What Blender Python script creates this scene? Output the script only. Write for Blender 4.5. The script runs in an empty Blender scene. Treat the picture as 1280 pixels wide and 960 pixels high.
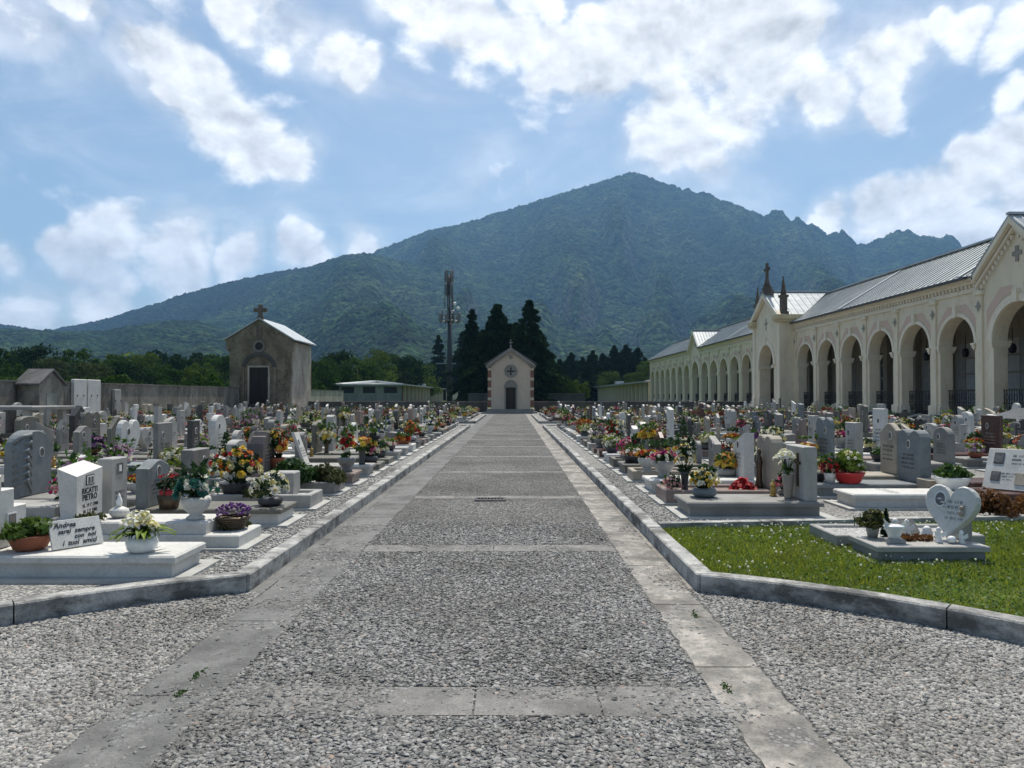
import bpy, math, random
import numpy as np
from mathutils import Vector, Matrix
PI = math.pi; R = math.radians
C = bpy.context.scene.collection
SC = bpy.context.scene
H0 = 1.6; F = 888.0; CX = 641.0; HY = 495.0          # eye height, focal length and horizon measured on the photograph
def at(px, py, z=0.0):                               # ground point seen at a photo pixel, for measuring positions
    d = (H0 - z) * F / (py - HY)
    return ((px - CX) * d / F, d, z)
def atd(px, d): return (px - CX) * d / F             # x at depth d
def ztd(py, d): return H0 + (HY - py) * d / F        # height at depth d

# ------------------------------------------------------------------ numpy noise
def _hash(ix, iy, s):
    n = (ix * 374761393 + iy * 668265263 + s * 1274126177) & 0xffffffff
    n = ((n ^ (n >> 13)) * 1274126177) & 0xffffffff
    return ((n ^ (n >> 16)) & 0xffff) / 65535.0
def vnoise(x, y, s=0):
    x = np.asarray(x, float); y = np.asarray(y, float)
    ix = np.floor(x).astype(np.int64); iy = np.floor(y).astype(np.int64)
    fx = x - ix; fy = y - iy; fx = fx*fx*(3-2*fx); fy = fy*fy*(3-2*fy)
    a = _hash(ix, iy, s); b = _hash(ix+1, iy, s); c = _hash(ix, iy+1, s); d = _hash(ix+1, iy+1, s)
    return (a*(1-fx)+b*fx)*(1-fy) + (c*(1-fx)+d*fx)*fy
def fbm(x, y, o=5, s=0):
    t = 0; a = .5
    for i in range(o):
        t = t + a*vnoise(x*2**i, y*2**i, s+i*17); a *= .5
    return t

# ------------------------------------------------------------------ mesh builder
class MB:
    def __init__(s): s.v = []; s.f = []; s.m = []; s.sm = []
    def add(s, vs, fs, m=0, smooth=False):
        o = len(s.v); s.v += [tuple(p) for p in vs]
        for f in fs: s.f.append(tuple(i+o for i in f)); s.m.append(m); s.sm.append(smooth)
    def merge(s, b, dm=0):
        o = len(s.v); s.v += b.v; s.f += [tuple(i+o for i in f) for f in b.f]
        s.m += [i+dm for i in b.m]; s.sm += b.sm
    def xf(s, M):
        s.v = [tuple(M @ Vector(p)) for p in s.v]; return s
    def box(s, x0, x1, y0, y1, z0, z1, m=0, ch=0.0):
        if ch <= 0:
            s.add([(x0,y0,z0),(x1,y0,z0),(x1,y1,z0),(x0,y1,z0),(x0,y0,z1),(x1,y0,z1),(x1,y1,z1),(x0,y1,z1)],
                  [(0,3,2,1),(4,5,6,7),(0,1,5,4),(1,2,6,5),(2,3,7,6),(3,0,4,7)], m)
        else:
            c = ch
            s.add([(x0,y0,z0),(x1,y0,z0),(x1,y1,z0),(x0,y1,z0),(x0,y0,z1-c),(x1,y0,z1-c),(x1,y1,z1-c),(x0,y1,z1-c),
                   (x0+c,y0+c,z1),(x1-c,y0+c,z1),(x1-c,y1-c,z1),(x0+c,y1-c,z1)],
                  [(0,3,2,1),(0,1,5,4),(1,2,6,5),(2,3,7,6),(3,0,4,7),(4,5,9,8),(5,6,10,9),(6,7,11,10),(7,4,8,11),(8,9,10,11)], m)
        return s
    def prism(s, prof, x0, x1, m=0, ch=0.0, axis='x', shrink=0):
        # prof: CCW (seen from +axis) list of (a,b); extruded from x0 to x1 with a chamfer on the +axis side
        n = len(prof)
        cx = sum(p[0] for p in prof)/n; cy = sum(p[1] for p in prof)/n
        rings = [(x0, prof)]
        if ch > 0:
            rings.append((x1-ch, prof))
            k = [(cx+(a-cx)*shrink, cy+(b-cy)*shrink) for a, b in prof] if shrink else []
            for i in range(0 if shrink else n):
                ax, ay = prof[i-1]; bx, by = prof[i]; dx, dy = prof[(i+1) % n]
                e1 = Vector((bx-ax, by-ay)); e2 = Vector((dx-bx, dy-by))
                if e1.length < 1e-9: e1 = e2
                if e2.length < 1e-9: e2 = e1
                nn = Vector((-e1.y, e1.x)).normalized() + Vector((-e2.y, e2.x)).normalized()
                if nn.length > 1e-6: nn = nn.normalized()
                k.append((bx+nn.x*ch, by+nn.y*ch))
            rings.append((x1, k))
        else: rings.append((x1, prof))
        vs = []
        for x, pr in rings:
            for a, b in pr: vs.append((x, a, b) if axis == 'x' else ((-a, x, b) if axis == 'y' else (a, b, x)))
        fs = []
        for r in range(len(rings)-1):
            for i in range(n):
                j = (i+1) % n
                fs.append((r*n+i, r*n+j, (r+1)*n+j, (r+1)*n+i))
        fs.append(tuple(range(n-1, -1, -1))); fs.append(tuple((len(rings)-1)*n+i for i in range(n)))
        s.add(vs, fs, m); return s
    def lathe(s, prof, n=16, m=0, c=(0,0,0), smooth=True, sx=1, sy=1):
        vs = []; fs = []
        for r, z in prof:
            for i in range(n):
                a = 2*PI*i/n; vs.append((c[0]+r*math.cos(a)*sx, c[1]+r*math.sin(a)*sy, c[2]+z))
        for k in range(len(prof)-1):
            for i in range(n):
                j = (i+1) % n; fs.append((k*n+i, k*n+j, (k+1)*n+j, (k+1)*n+i))
        fs.append(tuple(range(n-1, -1, -1))); fs.append(tuple((len(prof)-1)*n+i for i in range(n)))
        s.add(vs, fs, m, smooth); return s
    def tube(s, pts, rad, n=6, m=0, smooth=True):
        pts = [Vector(p) for p in pts]; k = len(pts)
        if not hasattr(rad, '__len__'): rad = [rad]*k
        vs = []; fs = []
        for i, p in enumerate(pts):
            t = (pts[min(i+1, k-1)] - pts[max(i-1, 0)]).normalized()
            a = t.cross(Vector((0,0,1)) if abs(t.z) < .9 else Vector((1,0,0))).normalized(); b = t.cross(a)
            for j in range(n):
                an = 2*PI*j/n; vs.append(p + (a*math.cos(an)+b*math.sin(an))*rad[i])
        for i in range(k-1):
            for j in range(n):
                q = (j+1) % n; fs.append((i*n+j, (i+1)*n+j, (i+1)*n+q, i*n+q))
        fs.append(tuple(range(n))); fs.append(tuple((k-1)*n+j for j in range(n-1, -1, -1)))
        s.add(vs, fs, m, smooth); return s
    def ball(s, c, r, m=0, seg=6, ring=4, jit=0, rnd=random, smooth=True):
        if not hasattr(r, '__len__'): r = (r, r, r)
        vs = [(c[0], c[1], c[2]-r[2])]
        for k in range(1, ring):
            ph = -PI/2 + PI*k/ring
            for i in range(seg):
                a = 2*PI*(i+.5*(k % 2))/seg; q = 1+jit*(rnd.random()-.5)
                vs.append((c[0]+r[0]*math.cos(a)*math.cos(ph)*q, c[1]+r[1]*math.sin(a)*math.cos(ph)*q, c[2]+r[2]*math.sin(ph)*q))
        vs.append((c[0], c[1], c[2]+r[2])); t = len(vs)-1; fs = []
        for i in range(seg):
            j = (i+1) % seg
            fs.append((0, 1+j, 1+i)); fs.append((t, 1+(ring-2)*seg+i, 1+(ring-2)*seg+j))
            for k in range(ring-2): fs.append((1+k*seg+i, 1+k*seg+j, 1+(k+1)*seg+j, 1+(k+1)*seg+i))
        s.add(vs, fs, m, smooth); return s
    def mesh(s, name, mats):
        me = bpy.data.meshes.new(name); me.from_pydata(s.v, [], s.f)
        for m in (mats if isinstance(mats, (list, tuple)) else [mats]): me.materials.append(m)
        me.polygons.foreach_set('material_index', s.m); me.polygons.foreach_set('use_smooth', s.sm)
        me.update(); return me
    def build(s, name, mats, parent=None, loc=None, rz=0):
        return link(name, s.mesh(name, mats), parent, loc, rz)

def link(name, me, parent=None, loc=None, rz=0, scale=None):
    o = bpy.data.objects.new(name, me); C.objects.link(o)
    if parent: o.parent = parent
    if loc is not None: o.location = loc
    if rz: o.rotation_euler.z = rz
    if scale is not None: o.scale = (scale,)*3 if not hasattr(scale, '__len__') else scale
    return o
def tag(o, label=None, cat=None, group=None, kind=None):
    if label: o['label'] = label
    if cat: o['category'] = cat
    if group: o['group'] = group
    if kind: o['kind'] = kind
    return o
def thing(name, label, cat, loc=(0,0,0), rz=0, group=None, scale=None):
    o = link(name, None, None, loc, rz, scale); o.empty_display_size = .1
    return tag(o, label, cat, group)
def np_mesh(name, V, Fc, mats, midx=None, col=None, smooth=False):
    V = np.asarray(V, np.float32); Fc = np.asarray(Fc, np.int32); k = Fc.shape[1]; n = len(Fc)
    me = bpy.data.meshes.new(name); me.vertices.add(len(V)); me.vertices.foreach_set('co', V.ravel())
    me.loops.add(n*k); me.loops.foreach_set('vertex_index', Fc.ravel())
    me.polygons.add(n); me.polygons.foreach_set('loop_start', np.arange(0, n*k, k, dtype=np.int32))
    for m in (mats if isinstance(mats, (list, tuple)) else [mats]): me.materials.append(m)
    if midx is not None: me.polygons.foreach_set('material_index', np.asarray(midx, np.int32))
    if smooth: me.polygons.foreach_set('use_smooth', np.ones(n, bool))
    if col is not None:
        a = me.attributes.new('tone', 'FLOAT', 'POINT'); a.data.foreach_set('value', np.asarray(col, np.float32))
    me.update(calc_edges=True); return me
def cards(P, size, rng, up=0.0, aspect=1.6, N=None):
    # leaf-sized quads (bent lozenges) at points P with random directions; returns V, F
    n = len(P); d = rng.normal(size=(n,3)); d[:,2] = d[:,2]*.7+up
    if N is not None: d = d*.6 + N
    d /= np.linalg.norm(d, axis=1)[:,None]+1e-9
    t = rng.normal(size=(n,3)); t -= (t*d).sum(1)[:,None]*d; t /= np.linalg.norm(t, axis=1)[:,None]+1e-9
    b = np.cross(d, t); s = (size*(.6+.8*rng.random(n)))[:,None]
    V = np.empty((n,4,3)); V[:,0] = P - t*s*aspect*.5; V[:,1] = P + b*s*.5; V[:,2] = P + t*s*aspect*.5; V[:,3] = P - b*s*.5
    return V.reshape(-1,3), np.arange(n*4).reshape(n,4)

# ------------------------------------------------------------------ materials
class NT:
    def __init__(s, name):
        s.mat = bpy.data.materials.new(name); s.mat.use_nodes = True; s.t = s.mat.node_tree; s.n = s.t.nodes
        s.b = s.n['Principled BSDF']; s.out = s.n['Material Output']; s.geo = None
    def new(s, typ, **kw):
        n = s.n.new(typ)
        for k, v in kw.items(): setattr(n, k, v)
        return n
    def l(s, a, b): s.t.links.new(a, b)
    def pos(s):
        if not s.geo: s.geo = s.new('ShaderNodeNewGeometry')
        return s.geo.outputs['Position']
    def scaled(s, sc):
        m = s.new('ShaderNodeVectorMath', operation='MULTIPLY'); s.l(s.pos(), m.inputs[0]); m.inputs[1].default_value = sc; return m.outputs[0]
    def noise(s, scale, detail=4, rough=.55, vec=None, dist=0):
        n = s.new('ShaderNodeTexNoise'); n.inputs['Scale'].default_value = scale; n.inputs['Detail'].default_value = detail
        n.inputs['Roughness'].default_value = rough; n.inputs['Distortion'].default_value = dist
        s.l(vec or s.pos(), n.inputs['Vector']); return n.outputs['Fac']
    def vor(s, scale, feature='F1', vec=None, rnd=1):
        n = s.new('ShaderNodeTexVoronoi', feature=feature); n.inputs['Scale'].default_value = scale; n.inputs['Randomness'].default_value = rnd
        s.l(vec or s.pos(), n.inputs['Vector']); return n
    def ramp(s, fac, stops, interp='LINEAR'):
        r = s.new('ShaderNodeValToRGB'); r.color_ramp.interpolation = interp
        e = r.color_ramp.elements
        while len(e) < len(stops): e.new(.5)
        for q, (p, c) in zip(e, stops):
            q.position = p; q.color = (c if hasattr(c, '__len__') else (c, c, c)) + ((1,) if not hasattr(c, '__len__') or len(c) == 3 else ()) if hasattr(c, '__len__') else (c, c, c, 1)
        s.l(fac, r.inputs[0]); return r.outputs[0]
    def mix(s, a, b, fac, mode='MIX'):
        m = s.new('ShaderNodeMix', data_type='RGBA', blend_type=mode)
        for k, v in ((6, a), (7, b), (0, fac)):
            if hasattr(v, 'is_linked') or isinstance(v, bpy.types.NodeSocket): s.l(v, m.inputs[k])
            elif k == 0: m.inputs[0].default_value = v
            else: m.inputs[k].default_value = tuple(v)+(1,)
        return m.outputs[2]
    def math(s, op, a, b=0.0, c=None, clamp=False):
        m = s.new('ShaderNodeMath', operation=op, use_clamp=clamp)
        for k, v in enumerate((a, b) if c is None else (a, b, c)):
            if isinstance(v, bpy.types.NodeSocket): s.l(v, m.inputs[k])
            else: m.inputs[k].default_value = v
        return m.outputs[0]
    def bump(s, h, strength=.5, dist=.01):
        b = s.new('ShaderNodeBump'); b.inputs['Strength'].default_value = strength; b.inputs['Distance'].default_value = dist
        s.l(h, b.inputs['Height']); s.l(b.outputs[0], s.b.inputs['Normal']); return b
    def done(s, col=None, rough=.8, spec=.3, metal=0):
        if col is not None:
            if isinstance(col, bpy.types.NodeSocket): s.l(col, s.b.inputs['Base Color'])
            else: s.b.inputs['Base Color'].default_value = tuple(col)+(1,)
        if isinstance(rough, bpy.types.NodeSocket): s.l(rough, s.b.inputs['Roughness'])
        else: s.b.inputs['Roughness'].default_value = rough
        s.b.inputs['Specular IOR Level'].default_value = spec; s.b.inputs['Metallic'].default_value = metal
        return s.mat
def sc3(c, k): return tuple(min(1, x*k) for x in c)
def stone(name, c, rough=.45, speck=.25, stain=.25, vein=0, spec=.4, bump=.15):
    t = NT(name)
    g = t.noise(160, 2, .7); big = t.noise(2.3, 6, .6); st = t.noise(1.1, 5, .65, t.scaled((3,3,.8)))
    col = t.ramp(g, [(.3, sc3(c, 1-speck)), (.7, sc3(c, 1+speck*.7))])
    col = t.mix(col, sc3(c, 1-stain), t.ramp(big, [(.42, 0.), (.75, 1.)]))
    col = t.mix(col, tuple(x*.55 for x in (c[0], c[1]*1.0, c[2]*.9)), t.math('MULTIPLY', t.ramp(st, [(.52, 0.), (.72, 1.)]), stain*2))
    if vein:
        v = t.noise(3.2, 8, .62, None, 1.8)
        col = t.mix(col, sc3(c, .5), t.math('MULTIPLY', t.ramp(v, [(.46, 0.), (.5, 1.), (.54, 0.)]), vein))
    t.bump(t.noise(90, 3), bump, .004)
    return t.done(col, t.ramp(big, [(.2, (rough-.1,)*3), (.8, (rough+.2,)*3)]), spec)
def plain(name, c, rough=.5, spec=.4, metal=0, var=.15, scale=9):
    t = NT(name); n = t.noise(scale, 4)
    return t.done(t.ramp(n, [(.3, sc3(c, 1-var)), (.7, sc3(c, 1+var))]), rough, spec, metal)
def leafmat(name, c, trans=.35, var=.45, rough=.55, yel=.25, spec=.25):
    t = NT(name); geo = t.new('ShaderNodeNewGeometry'); rp = geo.outputs['Random Per Island']
    a = sc3(c, 1-var); b = (min(1, c[0]*(1+var)+yel*c[1]*.5), min(1, c[1]*(1+var)), c[2])
    col = t.ramp(rp, [(0., a), (.5, c), (1., b)])
    big = t.noise(1.3, 3); col = t.mix(col, sc3(c, .6), t.math('MULTIPLY', t.ramp(big, [(.4, 0.), (.7, 1.)]), .5))
    t.done(col, rough, spec)
    tr = t.new('ShaderNodeBsdfTranslucent'); t.l(t.mix(col, (1.0, 1.0, .5), .5, 'MULTIPLY'), tr.inputs[0])
    ms = t.new('ShaderNodeMixShader'); ms.inputs[0].default_value = trans
    t.l(t.b.outputs[0], ms.inputs[1]); t.l(tr.outputs[0], ms.inputs[2]); t.l(ms.outputs[0], t.out.inputs[0])
    return t.mat
def petal(name, c):
    return leafmat(name, c, .3, .22, .6, 0)

M = {}
ST = {'white': ((.60,.59,.555), 'white marble'), 'pale': ((.385,.375,.35), 'pale grey granite'), 'grey': ((.235,.23,.215), 'grey stone'),
      'dark': ((.075,.075,.075), 'dark grey granite'), 'pink': ((.27,.205,.18), 'pinkish granite'), 'red': ((.10,.052,.045), 'dark red granite'),
      'blue': ((.205,.225,.23), 'blue grey marble'), 'sand': ((.36,.315,.25), 'sandy stone'), 'olive': ((.155,.15,.125), 'weathered grey stone')}
for k, (c, nm) in ST.items():
    M[k] = stone('stone ' + nm, c, rough=.22 if k in ('dark', 'red') else .42 if k in ('pink','pale') else .5, vein=.28 if k in ('white', 'blue') else .0, stain=.2 if k == 'white' else .38)
M['rock'] = stone('hewn rock', (.14,.125,.12), .8, .4, .5, bump=1)
M['cement'] = stone('cement pad', (.42,.42,.40), .9, .2, .3)
M['letter'] = plain('dark lettering', (.025,.025,.03), .4)
M['gold'] = plain('brass', (.55,.36,.12), .3, .5, .9)
M['photo'] = plain('porcelain portrait', (.13,.12,.115), .15, .5, 0, .45, 14)
M['porcelain'] = plain('white porcelain', (.75,.75,.73), .2)
M['terra'] = plain('terracotta', (.25,.085,.045), .8)
M['redpl'] = plain('red plastic', (.45,.03,.03), .4)
M['black'] = plain('black iron', (.02,.02,.022), .5)
M['bronze'] = plain('bronze', (.10,.075,.05), .4, .5, .7)
M['darkpot'] = plain('dark pot', (.05,.05,.055), .5)
M['wicker'] = plain('wicker', (.14,.075,.035), .8, .2, 0, .5, 60)
M['wood'] = plain('dark wood', (.075,.045,.03), .55, .3, 0, .4, 14)
M['glass'] = plain('lamp glass', (.42,.26,.07), .12)
for k, c in {'fred': (.46,.03,.035), 'fpink': (.58,.24,.31), 'fmag': (.55,.03,.22), 'fwhite': (.78,.77,.72), 'fyel': (.64,.46,.07), 'fora': (.58,.19,.04),
             'fpur': (.17,.06,.28), 'flil': (.42,.26,.46), 'fsal': (.64,.24,.18), 'fblue': (.08,.14,.45), 'fcream': (.68,.63,.36), 'fteal': (.04,.16,.14), 'fdred': (.22,.02,.03)}.items(): M[k] = petal('petals ' + k[1:], c)
M['leafm'] = leafmat('leaf mid green', (.085,.15,.03)); M['leaf'] = leafmat('leaf green', (.045,.10,.025)); M['leafd'] = leafmat('leaf dark', (.02,.05,.02)); M['leafl'] = leafmat('leaf light', (.13,.20,.03))
M['leafr'] = leafmat('leaf russet', (.15,.07,.03)); M['leafo'] = leafmat('leaf olive', (.06,.075,.03)); M['juniper'] = leafmat('juniper', (.03,.075,.022), .25)
M['bark'] = plain('bark', (.07,.055,.04), .9, .1, 0, .4, 6)
# ------------------------------------------------------------------ ground materials
def pebbly(name, lo, hi, mortar_and_gap_shade, scale, hgt, stain=.35, warm=(1,1,.96), b=1.0):
    t = NT(name)
    v = t.vor(scale); v2 = t.vor(scale*2.3)
    cellcol = t.new('ShaderNodeSeparateColor'); t.l(v.outputs['Color'], cellcol.inputs[0])
    mid = tuple((lo+hi)/2*w for w in warm)
    col = t.ramp(cellcol.outputs[0], [(0., tuple(lo*w for w in warm)), (.55, mid), (1., tuple(hi*w for w in warm))])
    gap = t.ramp(v.outputs['Distance'], [(.38, 0.), (.62, 1.)])
    col = t.mix(col, tuple(mortar_and_gap_shade*w for w in warm), gap)  # darker gaps: mortar in concrete, crevice shade painted between loose stones
    big = t.noise(.55, 6, .62); col = t.mix(col, (1-stain,)*3, t.ramp(big, [(.40, 0.), (.66, 1.)]), 'MULTIPLY')
    b2 = t.noise(3.1, 5, .65); col = t.mix(col, (1.16, 1.15, 1.10), t.ramp(b2, [(.5, 0.), (.75, 1.)]), 'MULTIPLY')
    h = t.math('SUBTRACT', 1.0, t.math('MULTIPLY', v.outputs['Distance'], v.outputs['Distance']))
    h = t.math('ADD', h, t.math('MULTIPLY', cellcol.outputs[1], .5))
    h = t.math('SUBTRACT', h, t.math('MULTIPLY', v2.outputs['Distance'], .25))
    t.bump(h, b, hgt)
    return t.done(col, .85, .25)
M['aggregate'] = pebbly('exposed aggregate concrete', .105, .275, .07, 34, .014, .42, (1,.98,.94))
M['gravel'] = pebbly('loose gravel', .18, .45, .15, 46, .014, .25, (1,.975,.92))
M['fgravel'] = pebbly('grave field gravel', .22, .50, .17, 38, .016, .25, (1,.98,.93))
M['redgravel'] = pebbly('reddish grave gravel', .20, .36, .13, 70, .008, .2, (1.15,.9,.8))
M['whitegravel'] = pebbly('white grave gravel', .4, .68, .25, 60, .008, .15)
def concrete(name, c, pale, amt, stain, streak=(1,1,1), peb=0, pth=.5):
    t = NT(name)
    big = t.noise(1.6, 7, .68, t.scaled(streak)); fine = t.noise(60, 5, .7); mid = t.noise(7, 6, .7)
    col = t.ramp(fine, [(.3, sc3(c, .78)), (.7, sc3(c, 1.15))])
    col = t.mix(col, pale, t.math('MULTIPLY', t.ramp(mid, [(.46, 0.), (.64, 1.)]), amt))
    col = t.mix(col, sc3(c, stain), t.ramp(big, [(.44, 0.), (.62, 1.)]))
    if peb:
        v = t.vor(40); sp = t.new('ShaderNodeSeparateColor'); t.l(v.outputs['Color'], sp.inputs[0])
        pc = t.mix(t.ramp(sp.outputs[0], [(0., .12), (1., .34)]), (.09,.09,.085), t.ramp(v.outputs['Distance'], [(.4, 0.), (.6, 1.)]))
        col = t.mix(col, pc, t.math('MULTIPLY', t.ramp(t.noise(2.4, 8, .7, None, .6), [(pth, 0.), (pth+.06, 1.)]), peb))
    pits = t.vor(55); t.bump(t.math('ADD', t.math('MULTIPLY', fine, .8), t.ramp(pits.outputs['Distance'], [(.1, 0.), (.35, 1.)])), .7, .006)
    return t.done(col, .88, .2)
M['bandpale'] = concrete('pale worn concrete band', (.25,.24,.22), (.42,.385,.345), 1., .5, (1,1,1), .8, .58)
M['banddark'] = concrete('grey concrete band', (.165,.165,.16), (.225,.225,.215), .6, .6, (1,1,1), .8, .57)
M['crossband'] = concrete('cross strip concrete', (.20,.195,.185), (.28,.265,.245), .7, .6, (1,1,1), .9, .56)
M['kerb'] = concrete('kerb stone', (.34,.34,.325), (.50,.49,.46), .9, .30, (1.6,1.6,3), 0)
M['joint'] = plain('dirt in the joints', (.05,.045,.035), .95, .1, 0, .3)
def ground_green():
    t = NT('meadow'); n = t.noise(.02, 6); n2 = t.noise(.6, 5)
    col = t.ramp(n, [(.3, (.045,.085,.022)), (.7, (.10,.14,.04))]); col = t.mix(col, (.03,.05,.015), t.ramp(n2, [(.4, 0.), (.8, 1.)]))
    return t.done(col, .95, .1)
M['meadow'] = ground_green()
def soil():
    t = NT('lawn soil'); n = t.noise(6, 6); return t.done(t.ramp(n, [(.35, (.05,.075,.02)), (.7, (.09,.12,.03))]), .95, .1)
M['soil'] = soil()
def sheet(name, pts, z, mat, kind='structure'):
    m = MB(); m.add([(x, y, z) for x, y in pts], [tuple(range(len(pts)))]); return tag(m.build(name, mat), kind=kind)
CC = (-.32, 1.3); RAD = 4.86                         # the round place the photographer stands on
def arc(a0, a1, r=RAD, n=14): return [(CC[0]+r*math.sin(R(a0+(a1-a0)*i/n)), CC[1]+r*math.cos(R(a0+(a1-a0)*i/n))) for i in range(n+1)]
PL, PR = -2.14, 1.50                                 # path edges (inner faces of the kerbs)
aL = math.degrees(math.asin((PL-CC[0])/RAD)); aR = math.degrees(math.asin((PR-CC[0])/RAD))
KW = .15; KH = .15; FZ = .105
sheet('ground', [(-7000,-3000),(7000,-3000),(7000,9000),(-7000,9000)], -.05, M['meadow'])
sheet('cemetery_ground', [(-25,-14),(23.4,-14),(23.4,70),(-25,70)], 0, M['gravel'])
sheet('central_path', [(-1.56,-6),(1.07,-6),(1.07,62),(-1.56,62)], .004, M['aggregate'])
# edge bands, slab by slab, with narrow earth joints between them
rnd = random.Random(5)
def band(name, x0, x1, mat, seed):
    r = random.Random(seed); m = MB(); y = -5.0
    while y < 62:
        ln = r.choice((.95, 1.15, 1.25)); a = r.uniform(-.02, .02)
        n = 14; L = []; Rr = []
        for i in range(n+1):
            yy = y+.005+(ln-.010)*i/n
            L.append((x0+.012*r.uniform(-1,1), yy, .008+r.uniform(0,.002))); Rr.append((x1+.014*r.uniform(-1,1), yy, .008+r.uniform(0,.002)))
        m.add(L+Rr, [(i, n+1+i, n+2+i, i+1) for i in range(n)]); y += ln
    return tag(m.build(name, mat), kind='structure')
sheet('band_bed', [(-2.14,-6),(-1.53,-6),(-1.53,62),(-2.14,62)], .006, M['aggregate'])
sheet('band_bed', [(1.04,-6),(1.5,-6),(1.5,62),(1.04,62)], .006, M['aggregate'])
band('edge_band', -2.02, -1.56, M['banddark'], 1); band('edge_band', 1.075, 1.44, M['bandpale'], 2)
sheet('worn_verge', [(1.445,5.9),(1.5,5.9),(1.5,62),(1.445,62)], .0075, M['bandpale'])
sheet('worn_verge', [(-2.14,5.75),(-2.03,5.75),(-2.03,62),(-2.14,62)], .0075, M['banddark'])
# cross strips every 3.75 m
m = MB(); mj = MB(); k = 0; y = 3.56
while y < 60:
    w = .36 if k == 0 else .30
    xs = [-1.55, -.9, -.2, .45, 1.06]
    for a, b in zip(xs[:-1], xs[1:]):
        m.add([(a+.006, y+rnd.uniform(-.012,.012), .0085), (b-.006, y+rnd.uniform(-.012,.012), .0085), (b-.006, y+w+rnd.uniform(-.012,.012), .0085), (a+.006, y+w+rnd.uniform(-.012,.012), .0085)], [(0,1,2,3)])
    pts = [(-1.55+2.61*i/24, y+w+.008+rnd.uniform(-.008,.008)) for i in range(25)]
    for (ax, ay), (bx, by) in zip(pts[:-1], pts[1:]):
        h = rnd.uniform(.003, .010); mj.add([(ax, ay, .0065), (bx, by, .0065), (bx, by+h, .0065), (ax, ay+h, .0065)], [(0,1,2,3)])
    y += 3.75 + rnd.uniform(-.05, .05); k += 1
tag(m.build('cross_strips', M['crossband']), kind='structure'); tag(mj.build('cross_joints', M['joint']), kind='structure')
# kerbs, one run of dressed stones each
def kerb_run(pts, w, name, seed, closed_joint=.012):
    r = random.Random(seed); m = MB()
    P = [Vector((p[0], p[1], 0)) for p in pts]
    # outward normal to the left of travel
    for a, b in zip(P[:-1], P[1:]):
        d = b-a; L = d.length; n = max(1, round(L/1.05)); t = d.normalized(); nn = Vector((-t.y, t.x, 0))*w
        for i in range(n):
            s = a+t*(L*i/n+closed_joint/2); e = a+t*(L*(i+1)/n-closed_joint/2); j = r.uniform(-.004,.004); h = KH+r.uniform(-.004,.004); c = .012
            vs = [s-nn.normalized()*0, e, e+nn, s+nn]
            lo = [(p.x, p.y, -.04) for p in vs]; hi = [(p.x, p.y, h-c) for p in vs]
            cen = sum(vs, Vector())/4; top = []
            for p in vs:
                q = p + (t*c if (p-cen).dot(t) < 0 else -t*c) + (nn.normalized()*c if (p-cen).dot(nn) < 0 else -nn.normalized()*c); top.append((q.x, q.y, h))
            m.add(lo+hi+top, [(0,1,5,4),(1,2,6,5),(2,3,7,6),(3,0,4,7),(4,5,9,8),(5,6,10,9),(6,7,11,10),(7,4,8,11),(8,9,10,11)])
    return tag(m.build(name, M['kerb']), kind='structure')
yL = CC[1]+RAD*math.cos(R(aL)); yR = CC[1]+RAD*math.cos(R(aR))
kerb_run([(PL, yL), (PL, 35.8)], KW, 'kerb', 1); kerb_run([(PL, 41.3), (PL, 57.5)], KW, 'kerb', 2)
kerb_run([(PR, 35.8), (PR, yR)], KW, 'kerb', 3); kerb_run([(PR, 57.5), (PR, 41.3)], KW, 'kerb', 4)
def kerb_arc(a0, a1, name, n=26):
    m = MB(); k = 0
    cuts = {0, n//3, 2*n//3}
    A = [a0+(a1-a0)*i/n for i in range(n+1)]
    def p(a, r, z): return (CC[0]+r*math.sin(R(a)), CC[1]+r*math.cos(R(a)), z)
    groups = [A[0:9], A[8:18], A[17:27]]
    for g in groups:
        g = list(g); e = .12*(1 if a1 > a0 else -1); g[0] += e*.5; g[-1] -= e*.5
        vs = []; fs = []
        for a in g: vs += [p(a, RAD, -.04), p(a, RAD, KH-.012), p(a, RAD+.012, KH), p(a, RAD+KW-.012, KH), p(a, RAD+KW, KH-.012), p(a, RAD+KW, -.04)]
        for i in range(len(g)-1):
            for q in range(5): fs.append((i*6+q, i*6+q+1, (i+1)*6+q+1, (i+1)*6+q))
        fs.append(tuple(range(6))); fs.append(tuple((len(g)-1)*6+q for q in range(5, -1, -1)))
        m.add(vs, fs)
    return tag(m.build(name, M['kerb']), kind='structure')
kerb_arc(aL-.3, -82, 'curved_kerb'); kerb_arc(aR+.3, 88, 'curved_kerb')
for x0, x1, y0, y1 in ((-25, PL, 35.65, 35.8), (-25, PL, 41.3, 41.45), (PR, 22, 35.65, 35.8), (PR, 22, 41.3, 41.45)):
    m = MB(); m.box(x0-(0 if x0 == PR else 0)+(.17 if x0 == PR else 0), x1-(.17 if x1 == PL else 0), y0, y1, -.02, KH-.005, 0, .01); tag(m.build('cross_kerb', M['kerb']), kind='structure')
def field(name, pts, z, mat): return sheet(name, pts, z, mat)
ro = RAD+KW-.01
field('grave_field_gravel', [(PL-KW+.01, 35.66), (-25, 35.66), (-25, -2)] + [(x, y) for x, y in arc(-82, aL-1.5, ro)], FZ, M['fgravel'])
field('grave_field_gravel', [(-25, 41.44), (PL-KW+.01, 41.44), (PL-KW+.01, 57.5), (-25, 57.5)], FZ, M['fgravel'])
field('grave_field_gravel', [(PR+KW-.01, 41.44), (22, 41.44), (22, 57.5), (PR+KW-.01, 57.5)], FZ, M['fgravel'])
LY0, LY1 = 8.02, 8.62                                 # the kerb between lawn and gravel runs slightly askew
def ly(x): return LY0+(x-1.6)*.11
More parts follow.
